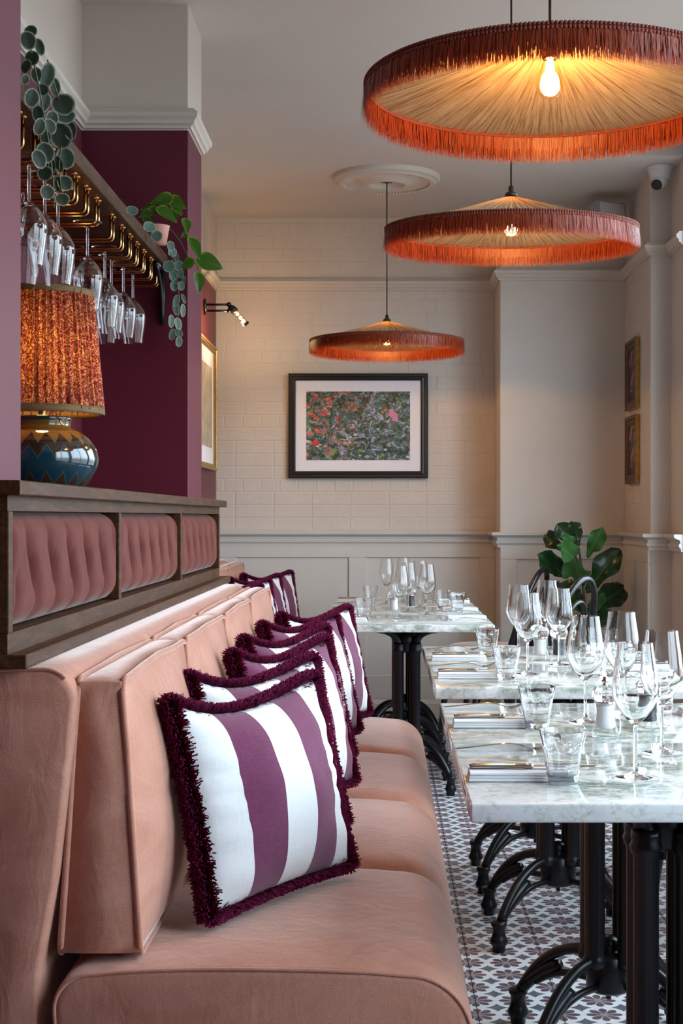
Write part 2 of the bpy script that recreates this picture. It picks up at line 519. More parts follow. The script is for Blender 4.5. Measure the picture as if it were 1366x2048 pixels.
def thing(name, label, cat, loc=(0, 0, 0), rz=0, group=None):
    o = bpy.data.objects.new(name, None); C.objects.link(o)
    o.empty_display_size = .05
    o.location = loc; o.rotation_euler = (0, 0, rz)
    return tag(o, label, cat, group)
def tag(o, label, cat, group=None):
    o['label'] = label; o['category'] = cat
    if group: o['group'] = group
    return o
def struct(o, label=None, cat=None):
    o['kind'] = 'structure'
    if label: o['label'] = label
    if cat: o['category'] = cat
    return o
def dup(root, loc, rz, label, group=None):
    r = root.copy(); C.objects.link(r)
    r.location = loc; r.rotation_euler = (0, 0, rz) if not isinstance(rz, (tuple, list)) else rz
    r['label'] = label
    if group: r['group'] = group
    for ch in list(root.children):
        c = ch.copy(); C.objects.link(c); c.parent = r
        for g in ch.children:
            d = g.copy(); C.objects.link(d); d.parent = c
    return r

def B(): return bmesh.new()
def box(bm, c, s, bev=0.0, seg=2, rot=None):
    r = bmesh.ops.create_cube(bm, size=1)
    vs = r['verts']
    m = Matrix.Translation(c) @ (rot if rot is not None else Matrix()) @ Matrix.Diagonal((s[0], s[1], s[2], 1))
    bmesh.ops.transform(bm, matrix=m, verts=vs)
    if bev:
        es = list({e for v in vs for e in v.link_edges})
        bmesh.ops.bevel(bm, geom=es, offset=bev, segments=seg, profile=.5, affect='EDGES')
    return bm
def bx(x0, x1, y0, y1, z0, z1, bev=0, seg=2, bm=None):
    bm = bm or B()
    return box(bm, ((x0 + x1) / 2, (y0 + y1) / 2, (z0 + z1) / 2), (abs(x1 - x0), abs(y1 - y0), abs(z1 - z0)), bev, seg)
def lathe(bm, prof, seg=32, c=(0, 0, 0), mod=None, close=False):
    """prof: list of (r, z); mod(theta, r, z)->r"""
    rings = []
    for (r, z) in prof:
        if r < 1e-6:
            rings.append([bm.verts.new((c[0], c[1], c[2] + z))])
        else:
            ring = []
            for i in range(seg):
                t = 2 * PI * i / seg
                rr = mod(t, r, z) if mod else r
                ring.append(bm.verts.new((c[0] + rr * math.cos(t), c[1] + rr * math.sin(t), c[2] + z)))
            rings.append(ring)
    for a, b in zip(rings, rings[1:]):
        if len(a) == 1 and len(b) == 1: continue
        for i in range(seg):
            j = (i + 1) % seg
            if len(a) == 1: bm.faces.new((a[0], b[i], b[j]))
            elif len(b) == 1: bm.faces.new((a[i], a[j], b[0]))
            else: bm.faces.new((a[i], a[j], b[j], b[i]))
    return bm
def tube(bm, pts, r, seg=8, cap=True, closed=False):
    pts = [Vector(p) for p in pts]
    n = len(pts); rings = []
    up = None
    for i, p in enumerate(pts):
        if closed: t = pts[(i + 1) % n] - pts[i - 1]
        else: t = pts[min(i + 1, n - 1)] - pts[max(i - 1, 0)]
        if t.length < 1e-9: t = Vector((0, 0, 1))
        t.normalize()
        if up is None:
            up = Vector((0, 0, 1)) if abs(t.z) < .9 else Vector((1, 0, 0))
        a = t.cross(up)
        if a.length < 1e-6: a = t.cross(Vector((1, .3, 0)))
        a.normalize(); b = a.cross(t).normalized(); up = b
        rr = r[i] if isinstance(r, (list, tuple)) else r
        rings.append([bm.verts.new(p + (a * math.cos(2 * PI * k / seg) + b * math.sin(2 * PI * k / seg)) * rr) for k in range(seg)])
    m = n if closed else n - 1
    for i in range(m):
        A, Bq = rings[i], rings[(i + 1) % n]
        for k in range(seg):
            l = (k + 1) % seg
            bm.faces.new((A[k], A[l], Bq[l], Bq[k]))
    if cap and not closed:
        bm.faces.new(rings[0][::-1]); bm.faces.new(rings[-1])
    return bm
def loft(bm, rings, cap=True, closed=True):
    vs = [[bm.verts.new(p) for p in ring] for ring in rings]
    for a, b in zip(vs, vs[1:]):
        n = len(a)
        for k in range(n if closed else n - 1):
            l = (k + 1) % n
            bm.faces.new((a[k], a[l], b[l], b[k]))
    if cap:
        bm.faces.new(vs[0][::-1]); bm.faces.new(vs[-1])
    return bm
def arc(cx, cy, r, a0, a1, n):
    return [(cx + r * math.cos(R(a0 + (a1 - a0) * i / n)), cy + r * math.sin(R(a0 + (a1 - a0) * i / n))) for i in range(n + 1)]
def bez(p0, p1, p2, p3, n=10):
    p0, p1, p2, p3 = map(Vector, (p0, p1, p2, p3))
    return [p0 * (1 - t) ** 3 + p1 * 3 * t * (1 - t) ** 2 + p2 * 3 * t * t * (1 - t) + p3 * t ** 3 for t in (i / n for i in range(n + 1))]
def grid(bm, fn, nu, nv):
    vs = [[bm.verts.new(fn(i / nu, j / nv)) for j in range(nv + 1)] for i in range(nu + 1)]
    for i in range(nu):
        for j in range(nv):
            bm.faces.new((vs[i][j], vs[i + 1][j], vs[i + 1][j + 1], vs[i][j + 1]))
    return vs
def prism(bm, prof, y0, y1, axis='y'):
    """extrude a 2-D profile: axis y: (x,z) profile"""
    def P(a, b, t):
        return {'y': (a, t, b), 'x': (t, a, b), 'z': (a, b, t)}[axis]
    return loft(bm, [[P(a, b, y0) for a, b in prof], [P(a, b, y1) for a, b in prof]])

# ------------------------------------------------------------------ the room
YB, YP, CEIL = 8.50, 8.13, 2.93
XL, XN, XPIL = -.98, -1.03, -.665          # far left wall, niche back, pillar face
XR, XR2 = 1.36, 1.464
RAIL_Z, CHAIR_Z = 2.505, 1.092

# floor: grout bed and patterned tiles
floor = struct(obj('floor', bx(-1.2, 1.8, -2.6, 8.7, -.06, -.0035), 'grout', smooth=False),
               'white floor tiled with purple and grey star patterns', 'floor')
def tile_bm(s=.1985, h=.0035, b=.0012):
    bm = B()
    a = s / 2
    lo = [(-a, -a, -h), (a, -a, -h), (a, a, -h), (-a, a, -h)]
    mid = [(x, y, -b) for x, y, _ in lo]
    top = [((a - b) * (1 if x > 0 else -1), (a - b) * (1 if y > 0 else -1), 0) for x, y, _ in lo]
    L = [[bm.verts.new(p) for p in q] for q in (lo, mid, top)]
    for q, w in zip(L, L[1:]):
        for k in range(4):
            bm.faces.new((q[k], q[(k + 1) % 4], w[(k + 1) % 4], w[k]))
    bm.faces.new(L[2])
    return bm
t0 = obj('tile', tile_bm(), 'tile', floor, smooth=False)
tile_me = t0.data
GX, GY = .0246 + .1, .134 + .1             # tile centres
rest = B()
first = True
for i in range(-6, 8):
    for j in range(-13, 43):
        cx, cy = GX + .2 * i, GY + .2 * j
        if cx < -1.1 or cx > 1.62 or cy > 8.45 or cy < -2.5: continue
        if cx > .1 and cx < 1.5 and cy > 2.4:
            if first: t0.location = (cx, cy, 0); first = False
            else: link('tile', tile_me, floor, (cx, cy, 0))
        else:
            a = .0993
            z = -.0002
            rest.faces.new([rest.verts.new(p) for p in ((cx - a, cy - a, z), (cx + a, cy - a, z), (cx + a, cy + a, z), (cx - a, cy + a, z))])
ro = obj('tile_field', rest, 'tile', floor, smooth=False)
ro['kind'] = 'stuff'

# ceiling with a raised bay over the windows
bm = B()
bx(-1.2, 1.2, -2.7, 8.7, CEIL, CEIL + .06, bm=bm)
bx(1.2, 1.8, 7.03, 8.7, CEIL, CEIL + .06, bm=bm)
bx(1.15, 1.2, -2.7, 7.03, CEIL + .06, 3.25, bm=bm)
bx(1.15, 1.8, 7.03, 7.08, CEIL + .06, 3.25, bm=bm)
bx(1.15, 1.8, -2.7, 7.08, 3.20, 3.26, bm=bm)
struct(obj('ceiling', bm, 'ceiling', smooth=False), 'plain off-white plaster ceiling', 'ceiling')

# walls
wall_back = struct(obj('wall_back', bx(XL - .12, .70, YB + .0055, YB + .15, 0, 3.0), 'cream', smooth=False),
                   'cream painted brick wall with panelled wainscot below', 'wall')
wall_pil = struct(obj('wall_pilaster', bx(.656, 1.50, YP, YB + .15, 0, 3.0, .004, 1), 'cream', smooth=False),
                  'smooth cream chimney breast right of the brick wall', 'wall')
wall_left = struct(obj('wall_left', bx(XL - .15, XL, 5.30, 8.62, 0, 3.0), 'two_tone', smooth=False),
                   'burgundy side wall beyond the far pillar', 'wall')
struct(obj('wall_niche', bx(XN - .12, XN, 2.60, 5.0, 0, 3.0), 'two_tone', smooth=False),
       'back wall of the niche behind the lamp, cream above the rail', 'wall')
struct(obj('wall_pillar', bx(-1.2, XPIL, -2.6, 2.664, 0, 3.0, .003, 1), 'two_tone', smooth=False),
       'mauve painted pillar at the left edge in front of the lamp', 'pillar')
struct(obj('wall_pillar', bx(-1.2, XPIL, 4.957, 5.31, 0, 3.0, .003, 1), 'two_tone', smooth=False),
       'burgundy pillar behind the hanging glasses, cream above its rail', 'pillar')
struct(obj('wall_front', bx(-1.2, 1.8, -2.75, -2.6, 0, 3.3), 'two_tone', smooth=False), 'burgundy wall behind the viewer', 'wall')
bm = B()
bx(XR, 1.75, 7.37, YP + .1, 0, 3.0, .004, 1, bm=bm)
bx(XR2, 1.75, 7.05, 7.38, 0, 3.26, bm=bm)
bx(WIN_X - .06, 1.72, -2.7, 7.06, 0, WIN_Z0, bm=bm)
bx(WIN_X - .06, 1.72, -2.7, 7.06, WIN_Z1, 3.26, bm=bm)
piers = [(-2.7, WINDOWS[0][0])] + [(WINDOWS[k][1], WINDOWS[k + 1][0]) for k in range(len(WINDOWS) - 1)]
for a, b in piers: bx(WIN_X - .06, 1.72, a, b, WIN_Z0, WIN_Z1, bm=bm)
wall_right = struct(obj('wall_right', bm, 'cream', smooth=False), 'cream window wall on the right', 'wall')
for k, (a, b) in enumerate(WINDOWS):
    w = thing('window_%d' % (k + 1), 'tall white framed shop window on the right, bay %d from the front' % (k + 1), 'window')
    struct(w)
    bm = B()
    fw = .06
    bx(WIN_X - .03, WIN_X + .03, a, b, WIN_Z0, WIN_Z0 + fw, bm=bm); bx(WIN_X - .03, WIN_X + .03, a, b, WIN_Z1 - fw, WIN_Z1, bm=bm)
    bx(WIN_X - .03, WIN_X + .03, a, a + fw, WIN_Z0 + fw, WIN_Z1 - fw, bm=bm); bx(WIN_X - .03, WIN_X + .03, b - fw, b, WIN_Z0 + fw, WIN_Z1 - fw, bm=bm)
    mid = (a + b) / 2
    bx(WIN_X - .025, WIN_X + .025, mid - .03, mid + .03, WIN_Z0 + fw, WIN_Z1 - fw, bm=bm)
    obj('window_frame', bm, 'cream', w, smooth=False)
    for (p, q) in ((a + fw, mid - .03), (mid + .03, b - fw)):
        bm = B()
        bm.faces.new([bm.verts.new(v) for v in ((WIN_X, p, WIN_Z0 + fw), (WIN_X, q, WIN_Z0 + fw), (WIN_X, q, WIN_Z1 - fw), (WIN_X, p, WIN_Z1 - fw))])
        obj('pane', bm, 'pane', w, smooth=False)

# painted bricks
brick_cache = {}
def brick_mesh(l):
    key = round(l, 3)
    if key not in brick_cache:
        bm = box(B(), (0, 0, 0), (l, .016, .0690), .0020, 2)
        o = obj('brick', bm, 'brick', smooth=False); brick_cache[key] = o.data
        bpy.data.objects.remove(o)
    return brick_cache[key]
def lay_bricks(parent, start, length, put, rng, z0=1.102, z1=CEIL):
    row = 0
    z = z0
    while z + .03 < z1:
        header = row % 5 == 3
        L = .1075 if header else .225
        u = -rng.choice((.0, .0575, .1125)) - (0 if row % 2 else L / 2)
        while u < length - .012:
            a, b = max(u, 0) + .003, min(u + L - .0055, length)
            if b - a > .02:
                o = link('brick', brick_mesh(b - a), parent)
                put(o, (a + b) / 2, z + .0335, rng)
            u += L
        z += .0752; row += 1
def put_back(o, u, z, rng):
    o.location = (XL + u, YB + .0115 + rng.uniform(-.0004, .0004), z)
    o.rotation_euler = (rng.uniform(-.002, .002), rng.uniform(-.004, .004), rng.uniform(-.001, .001))
lay_bricks(wall_back, 0, .656 - XL, put_back, random.Random(3))
def put_right(o, u, z, rng):
    o.location = (XR + .0068 + rng.uniform(-.001, .001), YP - u, z)
    o.rotation_euler = (0, 0, PI / 2 + rng.uniform(-.003, .003))
lay_bricks(wall_right, 0, .52, put_right, random.Random(5))

# mouldings swept with mitred corners along the wall line (room on the right-hand side of the walk)
def moulding(name, path, prof, mat, label):
    n = len(path); nr = []
    for a, b in zip(path, path[1:]):
        d = Vector((b[0] - a[0], b[1] - a[1])).normalized(); nr.append(Vector((d.y, -d.x)))
    rings = []
    for i, p in enumerate(path):
        n1, n2 = nr[max(i - 1, 0)], nr[min(i, n - 2)]
        m = (n1 + n2) / max(.2, 1 + n1.dot(n2))
        rings.append([(p[0] + m.x * o, p[1] + m.y * o, z) for o, z in prof])
    o = obj(name, loft(B(), rings), mat, smooth=False)
    return struct(o, label, 'moulding')
PIC = [(-.003, 0), (.010, 0), (.012, .010), (.022, .014), (.024, .026), (.034, .036), (.036, .050), (.028, .056), (.020, .066), (-.003, .066)]
path_pic = [(XPIL, 0.6), (XPIL, 2.664), (XN, 2.664), (XN, 4.957), (XPIL, 4.957), (XPIL, 5.31), (XL, 5.31), (XL, YB),
            (.656, YB), (.656, YP), (XR, YP), (XR, 7.37), (XR2, 7.37), (XR2, 7.06)]
moulding('trim_1', path_pic, [(o, RAIL_Z + z) for o, z in PIC], 'cream', 'cream picture rail running around the walls')
CH = [(-.003, -.085), (.012, -.085), (.014, -.070), (.022, -.062), (.024, -.050), (.016, -.044), (.018, -.030), (.034, -.022), (.046, -.016), (.048, 0), (-.003, 0)]
path_ch = [(XL, YB), (.656, YB), (.656, YP), (XR, YP), (XR, 7.37), (XR2, 7.37), (XR2, 7.06)]
moulding('trim_2', path_ch, [(o, CHAIR_Z + z) for o, z in CH], 'wainscot', 'cream chair rail above the wainscot')
BB = [(-.003, 0), (.022, 0), (.022, .085), (.016, .098), (.012, .112), (-.003, .112)]
moulding('baseboard_back', path_ch, BB, 'wainscot', 'cream skirting board along the back wall')

# wainscot: recessed panels between rails and stiles
def wainscot(parent, u0, u1, panels, put, z0=.112, z1=CHAIR_Z - .08):
    zb, zt = .25, .94
    def piece(name, a, b, c, d):
        bm = box(B(), ((a + b) / 2, 0, (c + d) / 2), (b - a, .016, d - c), .003, 1)
        put(obj(name, bm, 'wainscot', parent, smooth=False))
    piece('wainscot_rail', u0, u1, zt, z1); piece('wainscot_rail', u0, u1, z0, zb)
    e = [u0] + [v for p in panels for v in p] + [u1]
    for k in range(0, len(e), 2):
        if e[k + 1] - e[k] > .004: piece('wainscot_stile', e[k], e[k + 1], zb, zt)
    for a, b in panels:
        bm = box(B(), ((a + b) / 2, .006, (zb + zt) / 2), (b - a, .006, zt - zb))
        put(obj('wainscot_panel', bm, 'wainscot', parent, smooth=False))
def P_back(o): o.location = (0, YB - .004, 0)
def P_pil(o): o.location = (0, YP - .007, 0)
def P_right(o): o.location = (XR - .007, 0, 0); o.rotation_euler = (0, 0, PI / 2)
wainscot(wall_back, XL, .656, [(-.861, -.202), (-.097, .568)], P_back)
wainscot(wall_pil, .656, XR, [(.75, 1.27)], P_pil)
wainscot(wall_right, 7.37, YP, [(7.46, 8.04)], P_right)
# ------------------------------------------------------------------ ceiling rose and pendant lamps
rose = thing('ceiling_rose', 'round white plaster ceiling rose above the farthest pendant lamp', 'ceiling rose', (.02, 7.47, CEIL))
prof = [(.275, 0), (.274, -.010), (.262, -.016), (.255, -.014), (.248, -.022), (.238, -.024), (.232, -.018), (.224, -.018)]
prof += [(.20, -.012), (.16, -.010), (.12, -.020), (.105, -.028), (.092, -.028), (.086, -.020), (.08, -.012), (.0, -.012)]
obj('rose_disc', lathe(B(), [(r, z * 1.7) for r, z in prof], 72), 'plaster', rose)
bm = B()
for k in range(84):
    t = 2 * PI * k / 84
    bmesh.ops.create_icosphere(bm, subdivisions=1, radius=.0085, matrix=Matrix.Translation((.229 * math.cos(t), .229 * math.sin(t), -.034)))
obj('bead_ring', bm, 'plaster', rose)

def fringe_mesh(rng, Rr, ztop, length, n, layers):
    bm = B()
    for l in range(layers):
        for k in range(n):
            t = 2 * PI * (k + rng.random()) / n
            r0 = Rr + rng.uniform(-.004, .005)
            clump = .35 * math.sin(t * 37 + l) + .3 * math.sin(t * 91)
            r1 = r0 + rng.gauss(.002, .006) + .004 * clump
            L = length * (rng.uniform(.94, 1.03) if rng.random() < .9 else rng.uniform(.8, 1.1))
            dt = rng.gauss(0, .010)
            w = .0011
            def pt(r, tt, z): return (r * math.cos(tt), r * math.sin(tt), z)
            wt = w / Rr
            tm = t + dt * .4; te = t + dt
            rm = r0 + (r1 - r0) * .3 + rng.uniform(-.002, .004)
            a = bm.verts.new(pt(r0, t - wt, ztop)); b = bm.verts.new(pt(r0, t + wt, ztop))
            c = bm.verts.new(pt(rm, tm + wt, ztop - L * .5)); d = bm.verts.new(pt(rm, tm - wt, ztop - L * .5))
            e = bm.verts.new(pt(r1, te + wt * .3, ztop - L)); 
            bm.faces.new((a, b, c, d)); bm.faces.new((d, c, e))
    return bm
PR, PZ_RIM, PZ_APEX, PZ_BOT = .392, 2.080, 2.190, 2.012     # shade radius, rim, apex, fringe tip heights
def pendant(label, loc):
    t = thing('pendant_lamp', label, 'pendant lamp', loc, 0, 'fringed raffia pendant lamps')
    z = lambda v: v - loc[2]
    obj('canopy', lathe(B(), [(0, 0), (.0, -.0), (.024 * 1.5, 0), (.036, -.004), (.036, -.024), (.032, -.027), (0, -.027)], 32), 'black_plastic', t, (0, 0, z(CEIL - (.012 if loc[1] > 7 else 0))))
    obj('cord', tube(B(), [(0, 0, z(CEIL - .02)), (.0008, 0, z(2.6)), (0, 0, z(PZ_APEX))], .0032, 8), 'black_plastic', t)
    obj('cord_cap', lathe(B(), [(.005, .030), (.0085, .026), (.0085, .012), (.018, .006), (.021, -.004), (0, -.006)], 20), 'black_plastic', t, (0, 0, z(PZ_APEX)))
    rng = random.Random(4)
    n = 420
    prof_r = [.012, .05, .12, .20, .28, .34, PR - .004]
    def zz(r):
        u = r / PR
        return PZ_RIM + (PZ_APEX - PZ_RIM) * (1 - u) ** 1.12
    bm = B(); rings = []
    jit = [rng.uniform(-1, 1) for _ in range(n)]
    for r in prof_r:
        rings.append([bm.verts.new((r * math.cos(2 * PI * k / n), r * math.sin(2 * PI * k / n), z(zz(r)) + .0022 * jit[k] * min(1, r / .1))) for k in range(n)])
    for a, b in zip(rings, rings[1:]):
        for k in range(n): bm.faces.new((a[k], a[(k + 1) % n], b[(k + 1) % n], b[k]))
    obj('shade', bm, 'raffia', t, smooth=False)
    bm = B()
    lathe(bm, [(PR - .004, z(PZ_RIM) - .006), (PR + .004, z(PZ_RIM) - .006), (PR + .0045, z(PZ_RIM) + .006), (PR - .004, z(PZ_RIM) + .007), (PR - .004, z(PZ_RIM) - .006)], 160)
    nb = 300
    for k in range(nb):                                         # loops of the woven braid
        a = 2 * PI * k / nb
        for dz in (-.004, .004):
            box(bm, ((PR + .005) * math.cos(a), (PR + .005) * math.sin(a), z(PZ_RIM) + dz), (.004, .006, .006), rot=Matrix.Rotation(a, 4, 'Z'))
    obj('braid_trim', bm, 'braid', t)
    fr = obj('fringe', fringe_mesh(rng, PR + .001, z(PZ_RIM), PZ_RIM - PZ_BOT, 1900, 3), 'rust_fringe', t, smooth=False)
    fr['kind'] = 'stuff'
    obj('lamp_socket', lathe(B(), [(0, .0), (.016, 0), (.018, -.01), (.018, -.045), (.014, -.05), (0, -.05)], 20), 'brass', t, (0, 0, z(PZ_APEX) - .002))
    bl = obj('bulb', lathe(B(), [(.013, 0), (.014, -.012), (.020, -.03), (.028, -.05), (.031, -.066), (.028, -.080), (.018, -.091), (0, -.095)], 24), 'bulb_glass', t, (0, 0, z(PZ_APEX) - .040))
    bm = B()
    for k in range(6):
        a0, a1 = 2 * PI * k / 6, 2 * PI * (k + .5) / 6
        tube(bm, [(.006 * math.cos(a0), .006 * math.sin(a0), -.015), (.013 * math.cos(a1), .013 * math.sin(a1), -.072)], .0024, 6)
        tube(bm, [(.013 * math.cos(a1), .013 * math.sin(a1), -.072), (.006 * math.cos(a1 + .5), .006 * math.sin(a1 + .5), -.015)], .0016, 6)
    obj('filament', bm, 'filament', bl)
    ld = bpy.data.lights.new('pendant_glow', 'POINT'); ld.energy = PENDANT_W; ld.color = (1.0, .54, .19); ld.shadow_soft_size = .028
    lo = bpy.data.objects.new('pendant_glow', ld); C.objects.link(lo); lo.parent = t; lo.location = (0, 0, z(PZ_APEX) - .095)
    return t
PENDANT_W = 13.0
p1 = pendant('large rust fringed raffia pendant lamp nearest the viewer, cut by the right edge', (.357, 3.10, CEIL))
p1.location.z += .018
p2 = dup(p1, (.403, 4.56, CEIL), 0, 'middle rust fringed raffia pendant lamp, hanging below the nearest one')
tilt = Matrix.Rotation(R(3.0), 4, 'X'); piv = Vector((0, 0, PZ_APEX - CEIL))         # its shade hangs slightly askew
for ch in p2.children:
    if ch.name.split('.')[0] in ('shade', 'braid_trim', 'fringe'):
        ch.matrix_basis = Matrix.Translation(piv) @ tilt @ Matrix.Translation(-piv)
p3 = dup(p1, (.02, 7.47, CEIL), 2.4, 'smallest looking, farthest fringed pendant lamp above the framed painting')

# ------------------------------------------------------------------ pedestal tables
TZ, TW, TD, TH = .730, .72, .608, .031
def make_table(label):
    t = thing('bistro_table', label, 'table', (0, 0, 0), 0, 'marble bistro tables')
    obj('tabletop', box(B(), (0, 0, TZ - TH / 2), (TW, TD, TH), .004, 3), 'marble', t, sharp=40)
    # flared bracket under the top
    bm = B()
    for sx in (-1, 1):
        for sy in (-1, 1):
            p = bez((sx * .034, sy * .034, .60), (sx * .036, sy * .036, .655), (sx * .055, sy * .05, .685), (sx * .125, sy * .11, TZ - TH - .004), 8)
            tube(bm, p, [.020, .019, .018, .017, .016, .016, .016, .015, .014], 10)
    box(bm, (0, 0, TZ - TH - .004), (.27, .24, .008), .003, 1)
    lathe(bm, [(0, .57), (.006, .571), (.006, .59), (.035, .592), (.045, .60), (.045, .66), (.03, .69), (.02, TZ - TH)], 24)
    obj('top_bracket', bm, 'iron', t)
    def flute(th, r, z): return r * (1 - .07 * (.5 + .5 * math.cos(12 * th)) ** 2)
    col = [(.0, .20), (.026, .20), (.027, .215), (.024, .222), (.0225, .23), (.0225, .585), (.026, .592), (.029, .602), (.025, .612), (.027, .622), (.025, .634), (0, .634)]
    c0 = None
    for sx in (-1, 1):
        for sy in (-1, 1):
            if c0 is None:
                c0 = obj('column', lathe(B(), col, 48, mod=lambda th, r, z: flute(th, r, z) if .225 < z < .59 else r), 'iron', t, (sx * .036, sy * .036, 0))
            else: link('column', c0.data, t, (sx * .036, sy * .036, 0))
    bm = lathe(B(), [(0, .118), (.006, .118), (.006, .135), (.040, .137), (.050, .145), (.050, .215), (.044, .222), (.020, .225), (.024, .235), (.022, .25), (.012, .258), (0, .26)], 32)
    obj('hub', bm, 'iron', t)
    l0 = f0 = None
    for sx in (-1, 1):
        for sy in (-1, 1):
            if l0 is None:
                bm = B()
                # leg modelled along +x, double arch meeting above the foot
                tube(bm, bez((.030, 0, .208), (.105, 0, .225), (.190, 0, .185), (.252, 0, .078), 16), [.0125] * 17, 10)
                tube(bm, bez((.030, 0, .150), (.100, 0, .158), (.150, 0, .150), (.205, 0, .110), 10) , [.0085] * 11, 8)
                tube(bm, bez((.135, 0, .165), (.175, 0, .150), (.215, 0, .12), (.250, 0, .080), 10), [.011, .013, .014, .0145, .0145, .0145, .0145, .0145, .014, .0135, .013], 10)
                bmesh.ops.create_uvsphere(bm, u_segments=10, v_segments=6, radius=.020, matrix=Matrix.Translation((.045, 0, .208)))
                l0 = obj('leg', bm, 'iron', t)
                ft = [(0, 0), (.016, 0), (.018, .004), (.018, .016), (.024, .022), (.025, .030), (.020, .040), (.017, .052), (.018, .066), (.022, .072), (.022, .080), (.016, .084), (0, .084)]
                f0 = obj('foot', lathe(B(), ft, 24), 'iron', l0, (.258, 0, 0))
                lg = l0
            else:
                lg = link('leg', l0.data, t); link('foot', f0.data, lg, (.258, 0, 0))
            lg.rotation_euler = (0, 0, math.atan2(sy, sx))
    return t
TX, TX3 = .497, .104
spots = [(TX, 2.274, 'nearest marble bistro table, cut by the right and bottom edges'),
         (TX, 2.890, 'second marble bistro table, pushed against the back of the nearest table'),
         (TX, 3.812, 'third marble bistro table, just behind the gap between the table pairs'),
         (TX, 4.424, 'fourth marble bistro table, holding the dark pepper mill among wine glasses'),
         (TX3, 6.010, 'marble bistro table of the far group closest to the viewer, double columns visible'),
         (TX3, 6.622, 'middle marble bistro table of the far group by the wainscot'),
         (TX3, 7.234, 'farthest marble bistro table, beside the back wall panels')]
table0 = make_table(spots[0][2])
for k, (x, y, lab) in enumerate(spots):
    if k == 0: table0.location = (x, y + TD / 2, 0)
    else: dup(table0, (x, y + TD / 2, 0), 0, lab)

# ------------------------------------------------------------------ upholstered banquettes
def seat_profile(x0=-.53, x1=.147, zt=.46, zb=.09, rl=.055, rr=.105):
    p = [(x0 + .02, zb)]
    p += arc(x0 + rl, zt - rl - .012, rl, 180, 90, 8)
    n = 10
    for k in range(1, n): 
        u = k / n
        p.append((x0 + rl + (x1 - rr - x0 - rl) * u, zt - .012 + .012 * math.sin(PI * u) ** .7))
    p += arc(x1 - rr, zt - rr - .012, rr, 90, 0, 12)
    p += [(x1 + .002, .27), (x1 - .002, .18), (x1 - .012, zb)]
    return p
def shrink(prof, e, keep_bottom=True):
    cx = sum(a for a, b in prof) / len(prof); cz = .30
    out = []
    for a, b in prof:
        d = Vector((a - cx, b - cz)); L = d.length
        d = d / L
        w = 1.0 if b > .15 else .6
        out.append((a - d.x * e * w * 1.05, b - (d.y * e if b > .15 else 0)))
    return out
def seat_pad(parent, y0, y1, hard0=False, hard1=False):
    pr = seat_profile()
    st = [(0, .018), (.0015, .010), (.006, .003), (.012, 0)] if hard0 else [(0, .055), (.004, .040), (.012, .026), (.028, .013), (.055, .004), (.09, 0)]
    en = [(0, .030), (.004, .018), (.012, .008), (.03, 0)] if hard1 else [(0, .055), (.004, .040), (.012, .026), (.028, .013), (.055, .004), (.09, 0)]
    rings = []
    for t, e in st: rings.append([(a, y0 + t, b) for a, b in shrink(pr, e)])
    for k in range(1, 5): rings.append([(a, y0 + .09 + (y1 - y0 - .18) * k / 5, b + .004 * math.sin(PI * k / 5) * (1 if b > .4 else 0)) for a, b in pr])
    for t, e in en[::-1]: rings.append([(a, y1 - t, b) for a, b in shrink(pr, e)])
    return obj('seat_pad', loft(B(), rings), 'pink_velvet', parent, sharp=70)
SEAT_Y0, SEAT_P = 2.315, .74
def banquette(label, nseat, pitch, first, back_end, loc):
    t = thing('banquette_bench', label, 'bench', loc)
    y0 = first
    for k in range(nseat):
        seat_pad(t, y0 + k * pitch + (.002 if k else 0), y0 + (k + 1) * pitch - .002, k == 0, k == nseat - 1)
    # padded back frame behind the loose cushions
    pr = [(-.70, .08), (-.70, .90)]
    pr += arc(-.665, .900, .030, 180, 90, 5) + [(-.60, .934)] + arc(-.545, .885, .050, 90, 0, 8)
    pr += [(-.503, .80), (-.525, .60), (-.552, .45), (-.556, .25), (-.556, .08)]
    rings = []
    yb0, yb1 = y0 + .012, back_end
    for yy, e in ((0, .010), (.002, .004), (.010, 0)):
        rings.append([(a - (e if a > -.6 else -e * .2), yb0 + yy, b - (e if b > .5 else 0)) for a, b in pr])
    nn = 12
    for k in range(1, nn): rings.append([(a, yb0 + .01 + (yb1 - yb0 - .04) * k / nn, b) for a, b in pr])
    for yy, e in ((.030, 0), (.012, .010), (.003, .024), (0, .034)):
        rings.append([(a - (e if a > -.6 else 0), yb1 - yy, b - (e if b > .5 else 0)) for a, b in pr])
    obj('back_frame', loft(B(), rings), 'pink_velvet', t, sharp=60)
    bm = bx(-.54, .10, y0 + .03, y0 + nseat * pitch - .03, 0, .10)
    obj('plinth', bm, 'black_paint', t, smooth=False)
    # piped edge of the near end
    pp = shrink(seat_profile(), .004)
    obj('seat_piping', tube(B(), [(a, y0 + .003, b) for a, b in pp], .0032, 8), 'pink_piping', t)
    pb = [(a, y0 + .014, b) for a, b in pr[2:14]]
    obj('back_piping', tube(B(), pb, .003, 8), 'pink_piping', t)
    return t
bench = banquette('long pink velvet banquette bench in the foreground under the oak partition', 4, SEAT_P, SEAT_Y0, 5.30, (0, 0, 0))
bench2 = banquette('far pink velvet banquette bench along the burgundy wall', 3, .74, 0, 2.36, (-.385, 6.05, 0))

